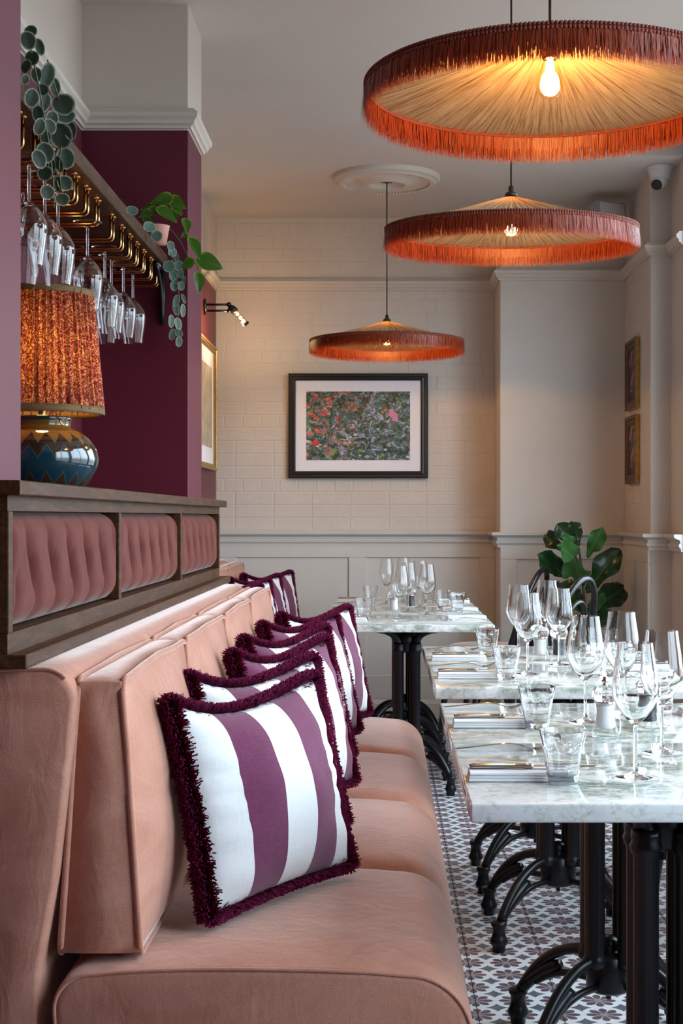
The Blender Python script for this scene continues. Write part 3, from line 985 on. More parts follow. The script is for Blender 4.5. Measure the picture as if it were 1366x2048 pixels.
def back_cushion(label, y0, y1, x=0, rng=random.Random(1), grp='loose back cushions'):
    t = thing('back_cushion', label, 'cushion', (x - .46, (y0 + y1) / 2, .462), 0, grp)
    w = (y1 - y0) / 2 - .003
    H = .455
    nv, nu = 22, 26
    # closed cross sections (around) in X-Z, lofted along Y
    def section(s):
        """s in -1..1 along the width"""
        fall = (1 - abs(s) ** 8)
        pts = []
        # back face bottom -> top
        for k in range(8):
            v = k / 7
            pts.append((-.066 + .030 * v - .012 * math.sin(PI * v) * fall, v * (H - .008) + .004))
        # top
        for k in range(1, 6):
            u = k / 6
            pts.append((-.036 + .070 * u, H - .004 + .010 * math.sin(PI * u) * fall))
        # front face top -> bottom
        for k in range(16):
            v = 1 - k / 15
            flat = .034 + (.064 - .034) * (1 - v)
            bul = .052 * math.sin(PI * min(1, max(0, v)) ** .85) ** .75 * (1 - abs(s) ** 3.0)
            tuft = .056 * math.exp(-((s) / .18) ** 2 - ((v - .52) / .10) ** 2) + .018 * math.exp(-(s / .5) ** 2 - ((v - .52) / .05) ** 2)
            pts.append((flat + bul - tuft, v * (H - .008) + .004))
        # bottom
        for k in range(1, 5):
            u = k / 5
            pts.append((.064 - .130 * u, .002))
        return pts
    rings = []
    ss = [-1, -.985, -.95] + [-.9 + 1.8 * k / 20 for k in range(21)] + [.95, .985, 1]
    for s in ss:
        e = max(0, abs(s) - .93) / .07
        q = section(s)
        cx, cz = 0.0, H / 2
        sh = .035 * e * e
        rings.append([(cx + (a - cx) * (1 - sh * 1.2), s * w, cz + (b - cz) * (1 - sh * .5)) for a, b in q])
    obj('cushion_cover', loft(B(), rings), 'pink_velvet', t, sharp=75)
    for which in (0, 1):
        sgn = 1 if which == 0 else -1
        x_at = (lambda v: .034 + .030 * (1 - v) + .001) if which == 0 else (lambda v: -.066 + .030 * v - .001)
        loop = []
        c = .022
        for s, v in [(-1, .03), (-1, .25), (-1, .5), (-1, .75), (-1, .96), (-.97, .995), (-.9, 1.0), (-.5, 1.005), (0, 1.01), (.5, 1.005), (.9, 1.0), (.97, .995), (1, .96), (1, .75), (1, .5), (1, .25), (1, .03), (.97, .004), (.5, 0), (0, 0), (-.5, 0), (-.97, .004)]:
            loop.append((x_at(v) + .001 * rng.uniform(-1, 1), s * (w - .001), v * (H - .006) + .003 + .0015 * rng.uniform(-1, 1)))
        obj('piping', tube(B(), loop, .0058, 8, closed=True), 'pink_piping', t)
    return t
cn = ['first', 'second', 'third', 'fourth']
for k in range(4):
    a = 2.36 + .762 * k
    back_cushion('loose pink velvet back cushion on the near bench, %s' % ('with its whole side facing the viewer' if k == 0 else '%s from the front' % cn[k]), a, a + .76)
for k in range(3):
    a = 6.08 + .775 * k
    lab = ['at the near end', 'in the middle', 'in the corner by the wainscot'][k]
    back_cushion('pink velvet back cushion of the far bench, ' + lab, a, a + .77, -.385, grp='far back cushions')

# ------------------------------------------------------------------ striped scatter pillows
PW, PHR = .455, .835
def pillow_mesh(rng):
    bm = B(); n = 30
    def shape(u, v):
        a = PW / 2
        k = 1 - .055 * (1 - u * u) if abs(v) > 0 else 1
        x = a * u * (1 - .05 * (1 - v * v))
        y = a * PHR * v * (1 - .05 * (1 - u * u)) - (.027 * (1 - u * u) * (1 - .7 * u) if v > 0 else 0) * max(0, v)
        return x, y
    def side(sg):
        def fn(i, j):
            u, v = 2 * i - 1, 2 * j - 1
            u = math.sin(u * PI / 2) * .35 + u * .65; v = math.sin(v * PI / 2) * .35 + v * .65
            x, y = shape(u, v)
            e = max(0, (1 - u * u)) ** .55 * max(0, (1 - v * v)) ** .5
            z = .082 * e
            nz = mnoise.noise(Vector((u * 2.2, v * 2.2, sg * 5))) * .010 * e ** .5
            wr = .0075 * math.sin(v * 21 + 3 * u + 1.5 * math.sin(v * 5)) * max(0, abs(u) - .45) * (1 - v * v)
            return (x, y, sg * (z + nz + wr))
        grid(bm, fn, n, n)
    side(1); side(-1)
    bmesh.ops.remove_doubles(bm, verts=bm.verts[:], dist=.0004)
    return bm
def pillow_fringe(rng):
    bm = B(); a = PW / 2
    per = []
    N_ = 420
    for s in range(4):
        for k in range(N_):
            q = -1 + 2 * (k + rng.random()) / N_
            u, v = [(q, -1), (1, q), (-q, 1), (-1, -q)][s]
            x = a * u * (1 - .05 * (1 - v * v)); y = a * PHR * v * (1 - .05 * (1 - u * u)) - (.027 * (1 - u * u) * (1 - .7 * u) if v > 0 else 0) * max(0, v)
            d = Vector([(0, -1, 0), (1, 0, 0), (0, 1, 0), (-1, 0, 0)][s])
            per.append((Vector((x, y, 0)), d))
    for p, d in per:
        for k in range(22):
            fan = rng.gauss(0, .95)
            along = Vector((-d.y, d.x, 0)) * rng.gauss(0, .35)
            dr = (d * math.cos(fan) + Vector((0, 0, math.sin(fan))) + along).normalized()
            L = rng.uniform(.015, .024)
            w = Vector((-d.y, d.x, 0)) * .0015 + Vector((0, 0, rng.uniform(-.0015, .0015)))
            b0 = p - d * .004 + Vector((0, 0, rng.uniform(-.008, .008)))
            tip = b0 + dr * L
            A, Bv, Cv, Dv = (bm.verts.new(b0 - w), bm.verts.new(b0 + w), bm.verts.new(tip + w * .8), bm.verts.new(tip - w * .8))
            bm.faces.new((A, Bv, Cv, Dv))
    lo = [Vector((0, 0, 0))] * 0
    core = []
    for s in range(4):
        for k in range(16):
            q = -1 + 2 * k / 16
            u, v = [(q, -1), (1, q), (-q, 1), (-1, -q)][s]
            x = a * u * (1 - .05 * (1 - v * v)); y = a * PHR * v * (1 - .05 * (1 - u * u)) - (.027 * (1 - u * u) * (1 - .7 * u) if v > 0 else 0) * max(0, v)
            d = [(0, -1, 0), (1, 0, 0), (0, 1, 0), (-1, 0, 0)][s]
            core.append((x + d[0] * .007, y + d[1] * .007, 0))
    tube(bm, core, .0075, 8, closed=True)
    return bm
prng = random.Random(11)
pm_a = obj('cover', pillow_mesh(prng), 'striped_linen_a').data
pm_b = pm_a.copy(); pm_b.materials[0] = M['striped_linen_b']
for o in [o for o in C.objects if o.name.startswith('cover') and not o.parent]: bpy.data.objects.remove(o)
fo = obj('fringe', pillow_fringe(prng), 'plum_fringe', smooth=False); pf = fo.data; bpy.data.objects.remove(fo)
def pillow(label, bl, br, lean, variant, group, zb=.474, roll=0):
    """bl, br: plan positions of the bottom corners; lean: shift of the top edge away from the front"""
    bl, br = Vector(bl), Vector(br)
    ax = (br - bl).to_3d().normalized(); ax = Vector((ax.x, ax.y, 0))
    nrm = ax.cross(Vector((0, 0, 1)))                     # horizontal front direction
    up = (Vector((0, 0, 1)) * math.cos(lean) - nrm * math.sin(lean)).normalized()
    if roll:
        q = Matrix.Rotation(roll, 3, nrm); ax = q @ ax; up = q @ up
    nn = ax.cross(up).normalized()
    mid = (bl + br) / 2
    cen = Vector((mid.x, mid.y, zb)) + up * (PW / 2 * PHR)
    mtx = Matrix((ax, up, nn)).transposed().to_4x4(); mtx.translation = cen
    t = thing('scatter_pillow', label, 'pillow', (0, 0, 0), 0, group)
    t.matrix_world = mtx
    link('cover', pm_a if variant == 'a' else pm_b, t)
    f = link('fringe', pf, t); f['kind'] = 'stuff'
    return t
G1 = 'striped scatter pillows on the near bench'
pillow('nearest plum and white striped pillow with plum fringe, facing the viewer', (-.305, 2.50), (-.065, 2.90), .235, 'a', G1, .486)
pillow('second striped pillow, tucked just behind the nearest one', (-.325, 2.90), (-.085, 3.30), .235, 'a', G1, .486)
pillow('third striped pillow from the front, plum stripe at its left edge', (-.285, 3.40), (-.075, 3.82), .235, 'b', G1, .486)
pillow('fourth striped pillow from the front, mostly hidden between its neighbours', (-.295, 3.82), (-.090, 4.24), .24, 'b', G1, .486)
pillow('fifth striped pillow from the front, plum edge showing', (-.290, 4.32), (-.080, 4.74), .235, 'b', G1, .486)
pillow('sixth and farthest striped pillow on the near bench, beside the far table', (-.270, 4.74), (-.050, 5.16), .22, 'a', G1, .484)
G2 = 'striped scatter pillows on the far bench'
pillow('striped pillow at the near end of the far bench', (-.72, 6.25), (-.50, 6.67), .2, 'b', G2, .492)
pillow('second striped pillow on the far bench, behind the cushion tops', (-.72, 6.75), (-.50, 7.17), .2, 'a', G2, .492)
pillow('third striped pillow on the far bench', (-.72, 7.30), (-.49, 7.72), .2, 'a', G2, .492)
pillow('last striped pillow on the far bench, outlined against the wainscot', (-.70, 7.72), (-.46, 8.13), .17, 'a', G2, .492)

# ------------------------------------------------------------------ oak partition with tufted panels
part = thing('oak_partition', 'dark oak partition with three tufted rose velvet panels behind the bench', 'partition')
Y0, Y1 = 2.30, 5.35
poly = [(-.576, Y0), (-.576, Y1), (XPIL + .001, Y1), (XPIL + .001, 4.956), (XN + .001, 4.956), (XN + .001, 2.665), (XPIL + .001, 2.665), (XPIL + .001, Y0)]
bm = prism(B(), poly, 1.214, 1.238, 'z')
bmesh.ops.recalc_face_normals(bm, faces=bm.faces[:])
es = [e for e in bm.edges if abs(e.verts[0].co.z - e.verts[1].co.z) < 1e-6]
bmesh.ops.bevel(bm, geom=es, offset=.002, segments=1, affect='EDGES')
obj('bar_top', bm, 'oak', part, smooth=False)
obj('lower_ledge', bx(-.664, -.5655, Y0, Y1 + .03, .938, .960, .002, 1), 'oak', part, smooth=False)
obj('top_rail', bx(-.650, -.597, Y0 + .005, 5.29, 1.189, 1.214), 'oak', part, smooth=False)
obj('bottom_rail', bx(-.650, -.597, Y0 + .005, 5.29, .960, .993), 'oak', part, smooth=False)
obj('backing_board', bx(-.664, -.640, Y0 + .005, 5.29, .940, 1.214), 'oak', part, smooth=False)
obj('support_frame', bx(-.664, -.705 + .041 + .02, Y0 + .05, 5.25, 0.0, .938) if False else bx(-.664, -.652, Y0 + .03, 5.28, 0, .938), 'oak', part, smooth=False)
ps = [(2.305, 2.332), (3.272, 3.298), (4.270, 4.296), (5.262, 5.288)]
for a, b in ps: obj('post', bx(-.646, -.595, a, b, .993, 1.189, .0015, 1), 'oak', part, smooth=False)
pan_me = btn_me = None
for k in range(3):
    a, b = ps[k][1] + .002, ps[k + 1][0] - .002
    w, h = b - a, 1.187 - .995
    if pan_me is None:
        bm = B()
        btns = [(.5 + (q - 2) * .165) for q in range(5)]
        def fn(i, j):
            u, v = i, j
            eu, ev = min(u, 1 - u) * w, min(v, 1 - v) * h
            rnd = min(1, (1 - (1 - min(1, eu / .035)) ** 2)) * min(1, (1 - (1 - min(1, ev / .045)) ** 2))
            ph = (u - .5) / .165 + .5 + .20 * math.sin(2 * PI * (v - .5) * .9) * (1 if True else 0)
            fold = abs(math.sin(PI * (ph - .5)))
            inner = 1 if .03 < u < .97 else 0
            ch = -.030 * (1 - fold) ** 2.6 * (.35 + .65 * math.exp(-((v - .5) / .36) ** 2)) * inner
            tf = sum(math.exp(-((u - q) * w / .020) ** 2 - ((v - .5) * h / .020) ** 2) for q in btns) * -.020
            return (.040 * rnd ** .6 + (ch + tf) * rnd, u * w, v * h)
        grid(bm, fn, 110, 40)
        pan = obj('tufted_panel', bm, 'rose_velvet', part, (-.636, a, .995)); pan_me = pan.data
        bq = B(); lathe(bq, [(.0, .004), (.004, .0035), (.007, .001), (.007, -.002)], 12)
        bmesh.ops.rotate(bq, matrix=Matrix.Rotation(PI / 2, 3, 'Y'), verts=bq.verts[:])
        bt = obj('button', bq, 'rose_velvet', pan, (.020, btns[0] * w, h / 2)); btn_me = bt.data
        for q in btns[1:]: link('button', btn_me, pan, (.020, q * w, h / 2))
    else:
        pan = link('tufted_panel', pan_me, part, (-.636, a, .995))
        for q in btns: link('button', btn_me, pan, (.020, q * w, h / 2))
# ------------------------------------------------------------------ tableware
def make_wine_glass(label):
    t = thing('wine_glass', label, 'wine glass')
    # bowl: outer wall up, inner wall down
    o = [(.0045, .0920), (.010, .096), (.020, .106), (.031, .121), (.0385, .137), (.0402, .148), (.0390, .165), (.0360, .190), (.0325, .212), (.0300, .2325)]
    i = [(.0290, .2325), (.0314, .212), (.0349, .190), (.0379, .165), (.0391, .148), (.0374, .1375), (.030, .1225), (.019, .1085), (.009, .099), (0, .0975)]
    obj('bowl', lathe(B(), o + i + [(0, .0925), (.0045, .0920)], 48), 'bowl_glass', t, sharp=60)
    obj('stem', lathe(B(), [(0, .0925), (.0045, .0925), (.0036, .086), (.0034, .05), (.0036, .022), (.0050, .012), (0, .012)], 16), 'solid_glass', t)
    obj('foot', lathe(B(), [(0, .0118), (.0050, .0118), (.0085, .0080), (.018, .0048), (.030, .0024), (.0385, .0012), (.0385, .0002), (.030, .0002), (0, .0002)], 40), 'solid_glass', t)
    return t
def tumbler_mesh(k=9):
    H = .090
    def f_out(th, r, z):
        if z > .066 or z < .006: return r
        w = min(1, (.066 - z) / .006, (z - .006) / .006)
        return r * (1 - .060 * w * (.5 - .5 * math.cos(k * th)) ** .8)
    o = [(0, .0), (.023, .0), (.0255, .003), (.0268, .010), (.029, .025), (.0318, .042), (.0340, .056), (.0352, .063), (.0360, .067), (.0372, .072), (.0396, .0888), (.0396, .0896)]
    i = [(.0385, .0900), (.0366, .078), (.0340, .062), (.0310, .045), (.0275, .024), (.0245, .016), (.017, .0125), (0, .012)]
    return lathe(B(), o + i, 72, mod=f_out)
wine0 = make_wine_glass('')
tum_me = None
TZ0 = TZ + .0005
def put_wine(x, y, label, group):
    global wine_used
    if not wine_used:
        wine_used = True; wine0.location = (x, y, TZ0); wine0['label'] = label; wine0['group'] = group
        return wine0
    return dup(wine0, (x, y, TZ0), random.uniform(0, 6), label, group)
wine_used = False
tum_o = None
def put_tumbler(x, y, label, group='faceted water tumblers'):
    global tum_o
    if tum_o is None:
        tum_o = obj('water_tumbler', tumbler_mesh(), 'thick_glass', None, (x, y, TZ0), sharp=38); o = tum_o
    else: o = link('water_tumbler', tum_o.data, None, (x, y, TZ0))
    o.rotation_euler = (0, 0, random.uniform(0, 6))
    return tag(o, label, 'glass', group)
GW = 'wine glasses on the tables'
put_wine(.434, 2.495, 'front wine glass on the nearest table, base fully visible', GW)
put_wine(.531, 2.760, 'wine glass at the right edge of the picture on the nearest table', GW)
put_wine(.442, 3.167, 'wine glass just left of the salt mill on the second table', GW)
put_wine(.543, 3.300, 'wine glass behind the salt mill on the second table', GW)
put_wine(.412, 4.130, 'wine glass in front of the glass cluster on the third table', GW)
put_wine(.430, 4.600, 'leftmost wine glass at the back of the third and fourth table cluster', GW)
put_wine(.532, 4.380, 'wine glass standing in front of the dark pepper mill', GW)
put_wine(.5565, 4.920, 'tallest looking wine glass at the back, before the black chair', GW)
put_wine(.073, 6.37, 'front wine glass on the far table group', GW)
put_wine(.200, 6.60, 'right hand wine glass on the far table group', GW)
put_wine(.118, 6.83, 'middle wine glass of the far table group', GW)
put_wine(.182, 7.13, 'wine glass behind the right hand one on the far tables', GW)
put_wine(.018, 7.45, 'leftmost wine glass on the farthest table', GW)
put_wine(.108, 7.62, 'rearmost wine glass on the farthest table, before the wainscot', GW)
put_tumbler(.303, 2.445, 'water tumbler on the nearest table beside the front knife')
put_tumbler(.326, 3.075, 'water tumbler on the second table, dark reflection in its rim')
put_tumbler(.342, 4.015, 'water tumbler on the third table beside its knife')
put_tumbler(.336, 4.660, 'water tumbler on the fourth table, at the left of the glasses')
put_tumbler(.650, 3.385, 'water tumbler at the right edge of the second table')
put_tumbler(.700, 4.640, 'water tumbler seen through a wine glass at the back right of the fourth table')
put_tumbler(.640, 4.100, 'water tumbler on the right side of the third table')
put_tumbler(-.086, 6.37, 'water tumbler at the front left of the far tables')
put_tumbler(-.065, 7.52, 'water tumbler at the back left of the far tables')
put_tumbler(.350, 6.83, 'water tumbler nearest the right edge of the far tables')
put_tumbler(.294, 7.10, 'water tumbler left of the one at the far tables\' right edge')
put_tumbler(.240, 7.66, 'rearmost water tumbler on the right of the far tables')
# small flared bud vase
o = obj('bud_vase', lathe(B(), [(0, 0), (.019, 0), (.021, .004), (.020, .03), (.0165, .075), (.0185, .100), (.0235, .118), (.0222, .118), (.0172, .100), (.0150, .075), (.0180, .03), (.018, .008), (0, .007)], 32), 'thick_glass', None, (.665, 4.86, TZ0))
tag(o, 'small flared clear glass vase at the back of the fourth table', 'vase')

def make_mill(name, label, fill, loc, cat):
    t = thing(name, label, cat, loc, 0, 'salt and pepper mills')
    obj('body', lathe(B(), [(0, 0), (.026, 0), (.0275, .003), (.0275, .012), (.0245, .020), (.0215, .036), (.0205, .052), (.0225, .066), (.0235, .072), (.0215, .0725), (.0190, .060), (.0185, .05), (.0195, .036), (.020, .022), (.016, .018), (0, .018)], 32), 'glass', t)
    obj('filling', lathe(B(), [(0, .0185), (.0165, .0185), (.0192, .0225), (.0187, .036), (.0177, .050), (.0182, .060), (.0195, .067), (0, .0675)], 24), fill, t)
    def lobes(th, r, z): return r * (1 + .045 * math.cos(8 * th))
    obj('head', lathe(B(), [(0, .0735), (.020, .0735), (.0245, .077), (.0270, .084), (.0262, .094), (.0215, .1015), (.012, .105), (0, .106)], 48, mod=lobes), 'acrylic', t)
    obj('collar', lathe(B(), [(.0205, .0685), (.0212, .0690), (.0212, .0732), (.0205, .0735)], 32), 'steel', t)
    obj('knob', lathe(B(), [(0, .105), (.006, .105), (.006, .108), (.0035, .109), (.0035, .111), (.0075, .113), (.0075, .116), (.0045, .1175), (.0060, .120), (.0040, .123), (0, .1235)], 20), 'steel', t)
    return t
make_mill('salt_mill', 'clear salt mill full of white salt between the near wine glasses', 'salt', (.453, 2.955, TZ0), 'salt mill')
make_mill('pepper_mill', 'clear mill half hidden behind the front wine glass', 'pepper', (.560, 3.060, TZ0), 'pepper mill')
make_mill('salt_mill', 'clear salt mill left of the pepper mill on the fourth table', 'salt', (.492, 4.535, TZ0), 'salt mill')
make_mill('pepper_mill', 'clear mill filled with black peppercorns on the fourth table', 'pepper', (.548, 4.520, TZ0), 'pepper mill')
make_mill('salt_mill', 'small looking salt mill on the far tables', 'salt', (.050, 6.690, TZ0), 'salt mill')
make_mill('pepper_mill', 'small looking pepper mill on the far tables', 'pepper', (.132, 6.980, TZ0), 'pepper mill')

# folded napkin, knife and fork of one place setting; local +x points to the table centre
def napkin_bm():
    bm = B()
    L, W = .172, .066
    for k, (z0, z1, d) in enumerate(((.0, .0052, 0), (.0054, .0108, .001), (.0110, .0160, -.001))):
        prof = []
        n = 7
        for q in range(n + 1):
            a = -PI / 2 + PI * q / n                                  # rounded fold at the front
            r = (z1 - z0) / 2
            prof.append((-W / 2 + d - math.cos(a) * r + r, (z0 + z1) / 2 + math.sin(a) * r))
        prof += [(W / 2 - .001, z1), (W / 2 - .001, z0)]
        rings = [[(x, a, b) for a, b in prof] for x in (.001 * k, L * .3, L * .7, L - .002 * k)]
        loft(bm, rings)
    return bm
def knife_parts():
    h = B()
    secs = []
    for x, w, t in ((0, .0075, .003), (.003, .0105, .0042), (.012, .0105, .0046), (.04, .0088, .0042), (.075, .0072, .0040), (.095, .0062, .0040), (.098, .0080, .0050), (.102, .0062, .0042), (.106, .0078, .0048), (.110, .0058, .0036)):
        secs.append([(x, w * math.cos(2 * PI * k / 12), .0045 + t * math.sin(2 * PI * k / 12)) for k in range(12)])
    loft(h, secs)
    b = B(); secs = []
    for x, y0, y1 in ((.108, -.005, .005), (.116, -.008, .007), (.15, -.0088, .0075), (.19, -.0092, .0075), (.212, -.008, .0072), (.224, -.003, .0060), (.227, .002, .0045)):
        secs.append([(x, y0, .0046), (x, (y0 + y1) / 2, .0054), (x, y1, .0050), (x, (y0 + y1) / 2, .0040)])
    loft(b, secs)
    return h, b
def fork_parts():
    h = B(); secs = []
    for x, w, z, t in ((0, .003, .004, .0012), (.004, .0075, .004, .0014), (.03, .0062, .0065, .0013), (.07, .0042, .0110, .0013), (.105, .0030, .0135, .0014), (.125, .0032, .0110, .0014), (.138, .0060, .0065, .0012), (.148, .0110, .0035, .0011), (.156, .0118, .0028, .0010)):
        secs.append([(x, w * math.cos(2 * PI * k / 10), z + t * math.sin(2 * PI * k / 10)) for k in range(10)])
    loft(h, secs)
    tn = B()
    for q in range(4):
        y = (q - 1.5) * .0066
        p = [(.152, y, .0028), (.165, y, .0036), (.182, y * .98, .0095), (.197, y * .95, .0190), (.203, y * .93, .0235)]
        tube(tn, p, [.0018, .0018, .0017, .0014, .0007], 6)
    return h, tn
nap_me = obj('folded_napkin', napkin_bm(), 'napkin', sharp=50); 
kh, kb = knife_parts(); fh, ft_ = fork_parts()
proto_k = thing('table_knife', 'x', 'knife'); obj('handle', kh, 'steel', proto_k); obj('blade', kb, 'steel', proto_k)
proto_f = thing('table_fork', 'x', 'fork'); obj('handle', fh, 'steel', proto_f); obj('tines', ft_, 'steel', proto_f)
proto_n = nap_me
used = set()
def place(proto, loc, rz, label, group, cat):
    if proto.name in used: 
        if proto.type == 'EMPTY': o = dup(proto, loc, rz, label, group)
        else:
            o = link('folded_napkin', proto.data, None, loc); o.rotation_euler = (0, 0, rz); tag(o, label, cat, group)
    else:
        used.add(proto.name); o = proto; o.location = loc; o.rotation_euler = (0, 0, rz); tag(o, label, cat, group)
    return o
def setting(x, yk, yf, where, flip=False, knife=True):
    rz = PI if flip else 0
    place(proto_n, (x, yk, TZ0), rz + random.uniform(-.01, .01), 'folded white napkin ' + where, 'folded white napkins', 'napkin')
    if knife: place(proto_k, (x + (-.002 if flip else .002), yk + .006, TZ0 + .0165), rz + random.uniform(-.02, .02), 'steel table knife lying on the napkin ' + where, 'table knives', 'knife')
    place(proto_f, (x + (.008 if flip else -.008), yf, TZ0), rz + random.uniform(-.03, .03), 'steel table fork beside the napkin ' + where, 'table forks', 'fork')
setting(.146, 2.487, 2.785, 'at the front left of the nearest table')
setting(.150, 3.112, 3.395, 'at the left of the second table')
setting(.152, 4.048, 4.325, 'at the left of the third table')
setting(.152, 4.540, 4.880, 'at the left of the fourth table')
setting(.845, 3.290, 3.110, 'at the right end of the second table', True)
setting(.848, 4.260, 4.080, 'at the right end of the third table', True)
setting(.848, 4.880, 4.700, 'at the right end of the fourth table', True)
setting(-.240, 6.215, 6.50, 'at the left of the first far table')
setting(-.240, 6.830, 7.11, 'at the left of the middle far table')
setting(-.240, 7.640, 7.42, 'at the left of the farthest table')
setting(.452, 6.330, 6.25, 'at the right of the first far table', True, False)
setting(.452, 6.900, 6.76, 'at the right of the middle far table', True, False)
setting(.452, 7.560, 7.40, 'at the right of the farthest table', True)

# ------------------------------------------------------------------ bentwood chairs
def make_chair(label):
    t = thing('bentwood_chair', label, 'chair', (0, 0, 0), 0, 'black bentwood chairs')
    obj('seat', lathe(B(), [(0, .455), (.17, .455), (.195, .462), (.205, .475), (.200, .490), (.175, .502), (.10, .508), (0, .510)], 40), 'pink_velvet', t)
    obj('seat_ring', lathe(B(), [(.165, .415), (.205, .415), (.210, .435), (.207, .456), (.165, .456), (.165, .415)], 40), 'black_paint', t)
    # chair faces -x: back at +x
    def hoop(w, top, zb, r, lean, name):
        pts = []
        for k in range(21):
            a = PI * k / 20
            y = -w * math.cos(a); zz = zb + (top - zb) * math.sin(a) ** .55
            pts.append((.185 + lean * (zz - .45), y, zz))
        obj(name, tube(B(), pts, r, 12), 'black_paint', t)
    hoop(.195, .905, .30, .0145, .30, 'back_hoop')
    hoop(.115, .80, .46, .0105, .30, 'inner_hoop')
    for sy in (-1, 1):
        obj('leg', tube(B(), [(-.145, sy * .145, .43), (-.165, sy * .165, .25), (-.195, sy * .180, 0)], [.019, .017, .012], 12), 'black_paint', t)
        obj('leg', tube(B(), [(.15, sy * .150, .44), (.175, sy * .165, .25), (.225, sy * .180, 0)], [.018, .017, .013], 12), 'black_paint', t)
    obj('leg_ring', tube(B(), [(.152 * math.cos(2 * PI * k / 32) + .004, .152 * math.sin(2 * PI * k / 32), .27) for k in range(32)], .009, 8, closed=True), 'black_paint', t)
    return t
ch0 = make_chair('black bentwood chair with pink seat at the farthest table, by the fig plant')
ch0.location = (.545, 7.70, 0); ch0.rotation_euler = (0, 0, R(-24))
dup(ch0, (.640, 6.62, 0), R(-36), 'black bentwood chair nearer than the one by the fig plant, only its hoop showing')
dup(ch0, (.990, 4.12, 0), 0, 'black chair drawn up to the third table, one leg seen between the iron columns')
dup(ch0, (.990, 4.73, 0), 0, 'black chair drawn up to the right side of the fourth table')

# ------------------------------------------------------------------ table lamp on the bar top
LX, LY, LZ = -.861, 3.66, 1.2385
lamp = thing('table_lamp', 'ceramic table lamp with pleated patterned orange shade on the oak bar top', 'table lamp', (LX, LY, LZ))
obj('base', lathe(B(), [(0, 0), (.085, 0), (.098, .006), (.118, .028), (.137, .062), (.142, .085), (.138, .110), (.122, .136), (.098, .154), (.078, .162), (.072, .166), (.071, .172), (.074, .184), (.078, .190), (.074, .193), (.03, .193), (0, .193)], 64), 'ceramic', lamp)
obj('rod', lathe(B(), [(.009, .190), (.009, .24), (.020, .242), (.020, .252), (.007, .254), (.007, .30), (0, .30)], 20), 'brass', lamp)
SB, ST, RB, RT = .206, .505, .152, .124
def pleat(th, r, z):
    return r + .0045 * math.sin(44 * th + 1.6 * math.sin(5 * th)) + .0022 * math.sin(97 * th + math.sin(11 * th))
pr = [(RB + (RT - RB) * k / 14, SB + (ST - SB) * k / 14) for k in range(15)]
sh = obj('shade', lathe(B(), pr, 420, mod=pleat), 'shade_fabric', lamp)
obj('lower_trim', lathe(B(), [(RB + .003, SB - .008), (RB + .005, SB - .006), (RB + .004, SB + .010), (RB - .003, SB + .010), (RB - .004, SB - .008), (RB + .003, SB - .008)], 64), 'shade_trim', sh)
obj('upper_trim', lathe(B(), [(RT + .003, ST - .010), (RT + .005, ST - .006), (RT + .004, ST + .006), (RT - .003, ST + .006), (RT - .004, ST - .010), (RT + .003, ST - .010)], 64), 'shade_trim', sh)
lb = obj('bulb', lathe(B(), [(.012, .30), (.014, .31), (.026, .335), (.029, .352), (.024, .372), (.010, .384), (0, .386)], 24), 'bulb_glass', lamp)
obj('filament', tube(B(), [(-.008, 0, .318), (-.010, 0, .356), (.010, 0, .356), (.008, 0, .318)], .002, 6), 'filament', lb)
obj('pull_cord', tube(B(), [(.050, -.09, SB), (.075, -.105, .165)], .0018, 6), 'brass', lamp)
ld = bpy.data.lights.new('lamp_glow', 'POINT'); ld.energy = 3.4; ld.color = (1.0, .58, .20); ld.shadow_soft_size = .03
lo = bpy.data.objects.new('lamp_glow', ld); C.objects.link(lo); lo.parent = lamp; lo.location = (0, 0, .335)

# ------------------------------------------------------------------ shelf with hanging glasses
SX, SZ0, SZ1 = -.733, 2.024, 2.067
rack = thing('glass_rack', 'dark oak wall shelf with brass rails for hanging wine glasses', 'glass rack')
obj('shelf_board', bx(XN + .001, SX, 2.67, 4.956, SZ0, SZ1, .002, 1), 'oak', rack, smooth=False)
rails = [2.77, 2.905, 3.04, 3.175, 3.31, 3.445, 3.58, 3.715, 3.853, 4.066, 4.214, 4.347, 4.47, 4.60, 4.74, 4.876]
RXF, RZ, rr_ = -.760, 1.956, .0042
for y in rails:
    bm = B()
    for dy in (-.018, .018):
        p = [(XN + .004, y + dy, RZ), (RXF - .012, y + dy, RZ)]
        for k in range(1, 6):
            a = PI / 2 * k / 5
            p.append((RXF - .012 + .012 * math.sin(a), y + dy, RZ + .012 - .012 * math.cos(a)))
        p.append((RXF, y + dy, SZ0))
        tube(bm, p, rr_, 8)
        lathe(bm, [(.009, SZ0), (.009, SZ0 - .003), (.004, SZ0 - .004)], 12, (RXF, y + dy, 0))
    obj('brass_rail', bm, 'brass', rack)
bm = B()
tube(bm, [(-.752, 4.952, SZ0 - .002), (-.752, 4.80, SZ0 - .006)], .009, 8)
tube(bm, [(-.752, 4.950, SZ0), (-.752, 4.950, 1.835)], .009, 8)
tube(bm, bez((-.752, 4.81, SZ0 - .012), (-.752, 4.90, 1.99), (-.752, 4.935, 1.93), (-.752, 4.945, 1.85), 10), .007, 8)
obj('shelf_bracket', bm, 'black_paint', rack)
GH = 'wine glasses hanging from the rack'
